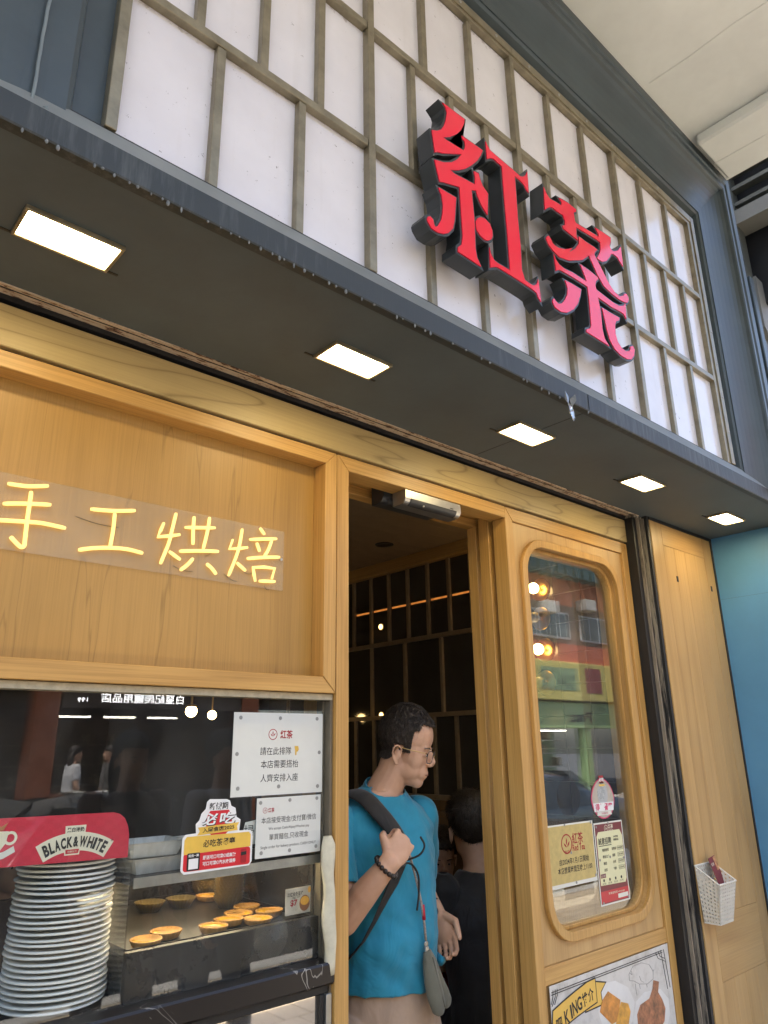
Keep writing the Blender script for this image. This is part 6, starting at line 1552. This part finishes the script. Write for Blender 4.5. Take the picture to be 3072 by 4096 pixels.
build(MB().box(12.2, 34, YO-8, YO+.15, 4.2, 4.8), 'beam', REDB, ob); build(MB().box(12.2, 34, YO-8, YO-.05, 7.05, 10), 'wall', ORANGE, ob)
AW = M('green_awning', (.06,.12,.12), .5)
for k in range(44): build(MB().box(12.3+k*.5, 12.62+k*.5, YO-.02, YO+.45, 7.06, 7.5), 'awning_rib', AW, ob) if k < 24 else None
for fl_ in range(2):
    for k in range(7):
        x = 13.2+k*2.9; z0 = 4.98+fl_*2.9+(.0 if fl_ == 0 else .2)
        w_ = build(MB().box(x, x+2.3, YO-.02, YO+.04, z0, z0+.9), 'window', WINF, ob, bevel=.01)
        for q in range(4): build(MB().box(x+.05+q*.56, x+.05+q*.56+.50, YO+.041, YO+.05, z0+.06, z0+.84), 'pane', WING, w_)
for k in range(9):
    x = 13.0+k*2.2; a_ = build(MB().box(x, x+.62, YO, YO+.45, 5.72 if k % 2 else 6.0, 6.10 if k % 2 else 6.38), 'air_conditioner', ACW, ob, bevel=.02)
ys = build(MB().box(15.5, 26, YO+.05, YO+.45, 2.95, 4.15), 'yellow_sign', YELS, ob, bevel=.02)
PB = M('sign_photo', (.16,.22,.12), .4, 0, .9, 6)
build(MB().box(18.9, 20.9, YO+.451, YO+.46, 3.25, 3.95), 'photo', PB, ys); build(MB().box(21.3, 22.2, YO+.451, YO+.46, 3.2, 4.0), 'red_mark', M('faded_red', (.25,.06,.055), .5), ys)
def ytext(s, x0, x1, z0, z1, y, mat, par, bold=.02):
    """lettering facing +y (towards the restaurant)"""
    me = text_mesh(s, bold); xs = [v.co.x for v in me.vertices]; zs = [v.co.y for v in me.vertices]
    for v in me.vertices: v.co = (x1-(v.co.x-min(xs))/(max(xs)-min(xs))*(x1-x0), y, z0+(v.co.y-min(zs))/(max(zs)-min(zs))*(z1-z0))
    return link('lettering', me, mat, par)
gs = thing('green_shop', (19, YO, 0), 'bright green pet shop front across the street', 'shop front')
build(MB().box(15.5, 24, YO-.1, YO+.25, 2.10, 2.90), 'fascia', GRNS, gs, bevel=.02); build(MB().box(15.5, 24, YO-3, YO-2.9, 0, 2.1), 'back_wall', GRNS, gs)
for x in (15.5, 18.2, 21.4, 23.8): build(MB().box(x, x+.25, YO-.1, YO+.22, 0, 2.1), 'pillar', GRNS, gs)
ytext('Pets', 20.55, 21.75, 2.28, 2.62, YO+.255, INK, gs, .03)
SHV = M('shelf_goods', (.36,.28,.18), .6, 0, .9, 12)
for k in range(4): build(MB().box(15.9, 23.6, YO-2.6, YO-2.2, .4+k*.45, .43+k*.45), 'shelf', WINF, gs)
for k in range(26):
    x = 16+k*.29; build(MB().box(x, x+.2, YO-2.55, YO-2.25, .435+.45*(k % 4), .72+.45*(k % 4)), 'goods', SHV, gs)
TUBE = emis('shop_tube', (1, .93, .78), 6)
for k in range(3): build(MB().box(16.5+k*2.4, 17.9+k*2.4, YO-1.5, YO-1.44, 2.05, 2.09), 'tube_light', TUBE, gs)

gb = thing('grey_building', (2, YO, 0), 'grey building with shops directly across the street', 'building')
build(MB().box(-22, 12.0, YO-8, YO, 3.1, 9), 'wall', GREYR, gb); build(MB().box(-22, 12.0, YO-8, YO-5, 0, 3.1), 'rear_wall', BROWN, gb)
for fl_ in range(2):
    for k in range(9):
        x = -20+k*3.5; z0 = 4.2+fl_*3.0; w_ = build(MB().box(x, x+2.0, YO-.02, YO+.05, z0, z0+1.3), 'window', WINF, gb)
        for q in range(3): build(MB().box(x+.06+q*.64, x+.06+q*.64+.60, YO+.051, YO+.06, z0+.07, z0+1.23), 'pane', WING, w_)
OP = M('orange_tile', (.22,.065,.025), .5)
for x in (-9.0, -2.2, 4.35, 8.6, 11.4): build(MB().box(x, x+.42, YO-.5, YO+.05, 0, 3.1), 'pillar', OP, gb)
rs = thing('reptile_shop', (6.5, YO, 0), 'dim reptile supply shop across the street with a lit name sign', 'shop front')
DKB = M('dark_fascia', (.05,.035,.025), .5)
build(MB().box(4.8, 8.55, YO-.15, YO+.08, 2.40, 3.05), 'fascia', DKB, rs); SIGNW = emis('sign_letters', (1, 1, 1), 4.5)
ytext('白堊紀爬寵用品店', 5.50, 7.20, 2.50, 2.68, YO+.085, SIGNW, rs, .01); ytext('199', 5.06, 5.25, 2.50, 2.58, YO+.085, SIGNW, rs, .02)
build(MB().box(4.8, 8.55, YO-4.4, YO-4.3, 0, 2.4), 'back_wall', BROWN, rs)
for k in range(4): build(MB().box(5.0, 8.4, YO-4.2, YO-3.8, .4+k*.45, .43+k*.45), 'shelf', SHV, rs)
for k in range(22): x = 5.1+k*.15; build(MB().box(x, x+.1, YO-4.1, YO-3.85, .435+.45*(k % 4), .66+.45*(k % 4)), 'goods', SHV, rs)
for k in range(3): build(MB().box(5.4+k*1.0, 6.1+k*1.0, YO-2.0, YO-1.94, 2.30, 2.34), 'tube_light', TUBE, rs)

# parked cars along the kerb
def car_proto(label, paint):
    t = thing('parked_car', (0, 0, 0), label, 'car', 'cars parked along the kerb')
    # stations along x: (x, half width at sill, z sill, z belt, half width belt, z roof, half width roof)
    S = [(-2.22, .70, .32, .62, .72, .64, .66), (-2.05, .82, .22, .78, .84, .82, .74), (-1.45, .87, .20, .90, .88, .97, .78), (-1.05, .88, .20, .93, .88, 1.02, .72), (-.55, .88, .20, .94, .88, 1.38, .60), (.0, .88, .20, .94, .88, 1.45, .60), (.65, .88, .20, .94, .88, 1.42, .60), (1.25, .88, .20, .96, .88, 1.10, .70), (1.75, .86, .22, .96, .87, 1.00, .76), (2.10, .80, .26, .88, .82, .90, .70), (2.22, .70, .36, .70, .72, .72, .64)]
    mb = MB(); n = 12
    for x, w0, z0, zb, wb, zr_, wr in S:
        mb.v += [(x, -w0*.9, z0), (x, -w0, z0+.08), (x, -wb, (z0+zb)/2), (x, -wb*.985, zb), (x, -(wb*.4+wr*.6), zb+(zr_-zb)*.6), (x, -wr, zr_-.01), (x, wr, zr_-.01), (x, (wb*.4+wr*.6), zb+(zr_-zb)*.6), (x, wb*.985, zb), (x, wb, (z0+zb)/2), (x, w0, z0+.08), (x, w0*.9, z0)]
    for i in range(len(S)-1):
        for k in range(n): mb.f.append((i*n+k, i*n+(k+1) % n, (i+1)*n+(k+1) % n, (i+1)*n+k))
    mb.f += [tuple(range(n))[::-1], tuple(range((len(S)-1)*n, len(S)*n))]
    b = build(mb, 'body', paint, None, True); b.parent = t
    md = b.modifiers.new('round', 'SUBSURF'); md.levels = 1; md.render_levels = 2
    CG = bpy.data.materials.get('car_glass') or M('car_glass', (.012,.014,.015), .04, 0, .05, 3)
    for q in (-1, 1):
        for xs_ in ((-.55, .02), (.08, .66)):
            P = [(xs_[0]-.28 if xs_[0] < 0 else xs_[0], .97), (xs_[1]+(.30 if xs_[1] > .5 else 0), .97), (xs_[1]+(.05 if xs_[1] > .5 else 0), 1.33), (xs_[0]+(.05 if xs_[0] < 0 else 0), 1.33)]
            vs = [(x, q*(.875-.20*(z-.95)/.40), z) for x, z in P]; vs += [(a_, y_+q*-.03, c_) for a_, y_, c_ in vs]
            o = build(MB().add(vs, [(0,1,2,3), (7,6,5,4), (0,4,5,1), (1,5,6,2), (2,6,7,3), (3,7,4,0)]), 'side_window', CG, None); o.parent = t
    for P in ([(-1.12, .70, .985), (-1.12, -.70, .985), (-.62, -.56, 1.345), (-.62, .56, 1.345)], [(1.32, -.66, 1.04), (1.32, .66, 1.04), (.76, .56, 1.36), (.76, -.56, 1.36)]):
        vs = [(x, y_, z+.028) for x, y_, z in P]+[(x, y_, z-.02) for x, y_, z in P]
        o = build(MB().add(vs, [(0,1,2,3), (7,6,5,4), (0,4,5,1), (1,5,6,2), (2,6,7,3), (3,7,4,0)]), 'windscreen', CG, None); o.parent = t
    HL = bpy.data.materials.get('headlight') or M('headlight', (.6,.6,.6), .08)
    for q in (-1, 1):
        o = build(MB().ell((-2.10, q*.60, .68), (.10, .17, .07)), 'headlight', HL, None, True); o.parent = t
        o = build(MB().ell((2.13, q*.62, .78), (.07, .14, .08)), 'tail_light', PRED, None, True); o.parent = t
        o = build(MB().ell((-.60, q*.97, 1.0), (.06, .09, .06)), 'wing_mirror', paint, None, True); o.parent = t
        for x in (-1.38, 1.36):
            o = build(MB().lathe([(.16, -.10), (.31, -.10), (.325, -.06), (.325, .06), (.31, .10), (.16, .10)], 28, (x, q*.80, .205), axis='y'), 'wheel', RUBBER, None, True); o.parent = t
            r = build(MB().lathe([(.0, -.105), (.17, -.103), (.20, -.085), (.20, .085), (.17, .103), (0, .105)], 20, (x, q*.80, .205), axis='y'), 'rim', STEEL, None, True); r.parent = o
    return t
def copy_tree(o, parent=None):
    c = o.copy(); COL.objects.link(c)
    if parent is not None: c.parent = parent; c.matrix_parent_inverse = o.matrix_parent_inverse.copy()
    for ch in list(o.children): copy_tree(ch, c)
    return c
c1 = car_proto('black saloon car parked at the kerb opposite the display window', M('black_car_paint', (.012,.013,.015), .12, .2, .1, 2, 0, 1, .5, 1.0))
extra = [(8.3, M('navy_car_paint', (.02,.026,.04), .12, .2, .1, 2, 0, 1, .5, 1.0), 'dark blue saloon car parked at the kerb opposite the door leaf'), (14.2, M('silver_car_paint', (.42,.43,.44), .15, .4, .1, 2, 0, 1, .5, 1.0), 'silver saloon car parked farther along the kerb')]
c1.location = (2.6, -3.75, -.12)
for x, pt, lb in extra:
    c2_ = copy_tree(c1); c2_.location = (x, -3.75, -.12); c2_['label'] = lb
    for ch in c2_.children:
        if ch.name.startswith(('body', 'wing_mirror')): ch.data = ch.data.copy(); ch.data.materials[0] = pt
# people on the pavement behind the camera, seen only in the mirrored glass
def standing(label, x, y, face, top, bottom, s=1.0, **kw):
    a = R(face); f = Vector((math.sin(a), -math.cos(a), 0)); l = Vector((math.cos(a), math.sin(a), 0)); o = Vector((x, y, 0)); U = lambda F, L_, Z: tuple(o+f*F*s+l*L_*s+Vector((0, 0, Z*s)))
    J = dict(pelvis=U(0, 0, .95), chest=U(0, 0, 1.25), neck=U(.01, 0, 1.43), head=U(.03, 0, 1.58), sh=[U(0, -.17, 1.38), U(0, .17, 1.38)], el=[U(-.02, -.22, 1.10), U(.0, .22, 1.10)], wr=[U(.08, -.22, .87), U(.10, .22, .87)], hip=[U(0, -.085, .90), U(0, .085, .90)], knee=[U(.10, -.09, .50), U(-.04, .09, .50)], ankle=[U(.08, -.09, .085), U(-.20, .09, .085)])
    return figure(label, J, top, bottom, s, yaw=face, voxel=.012, **kw)
standing('pedestrian in a brown T-shirt waiting on the pavement facing the display window', 1.62, -.66, 180, BRC, fabric('khaki_shorts', (.30,.24,.16), .5), long_hair=True)
standing('pedestrian in a pale top waiting on the pavement beside the one in brown', 2.06, -.52, 160, WHC, DEN)
standing('pedestrian in a white top walking on the far pavement', 4.6, -9.7, 90, WHC, DEN, long_hair=True)
standing('pedestrian in a grey top walking on the far pavement', 5.3, -9.9, -90, GRYC, DEN, long_hair=True)
bpy.data.scenes.remove(TMP)
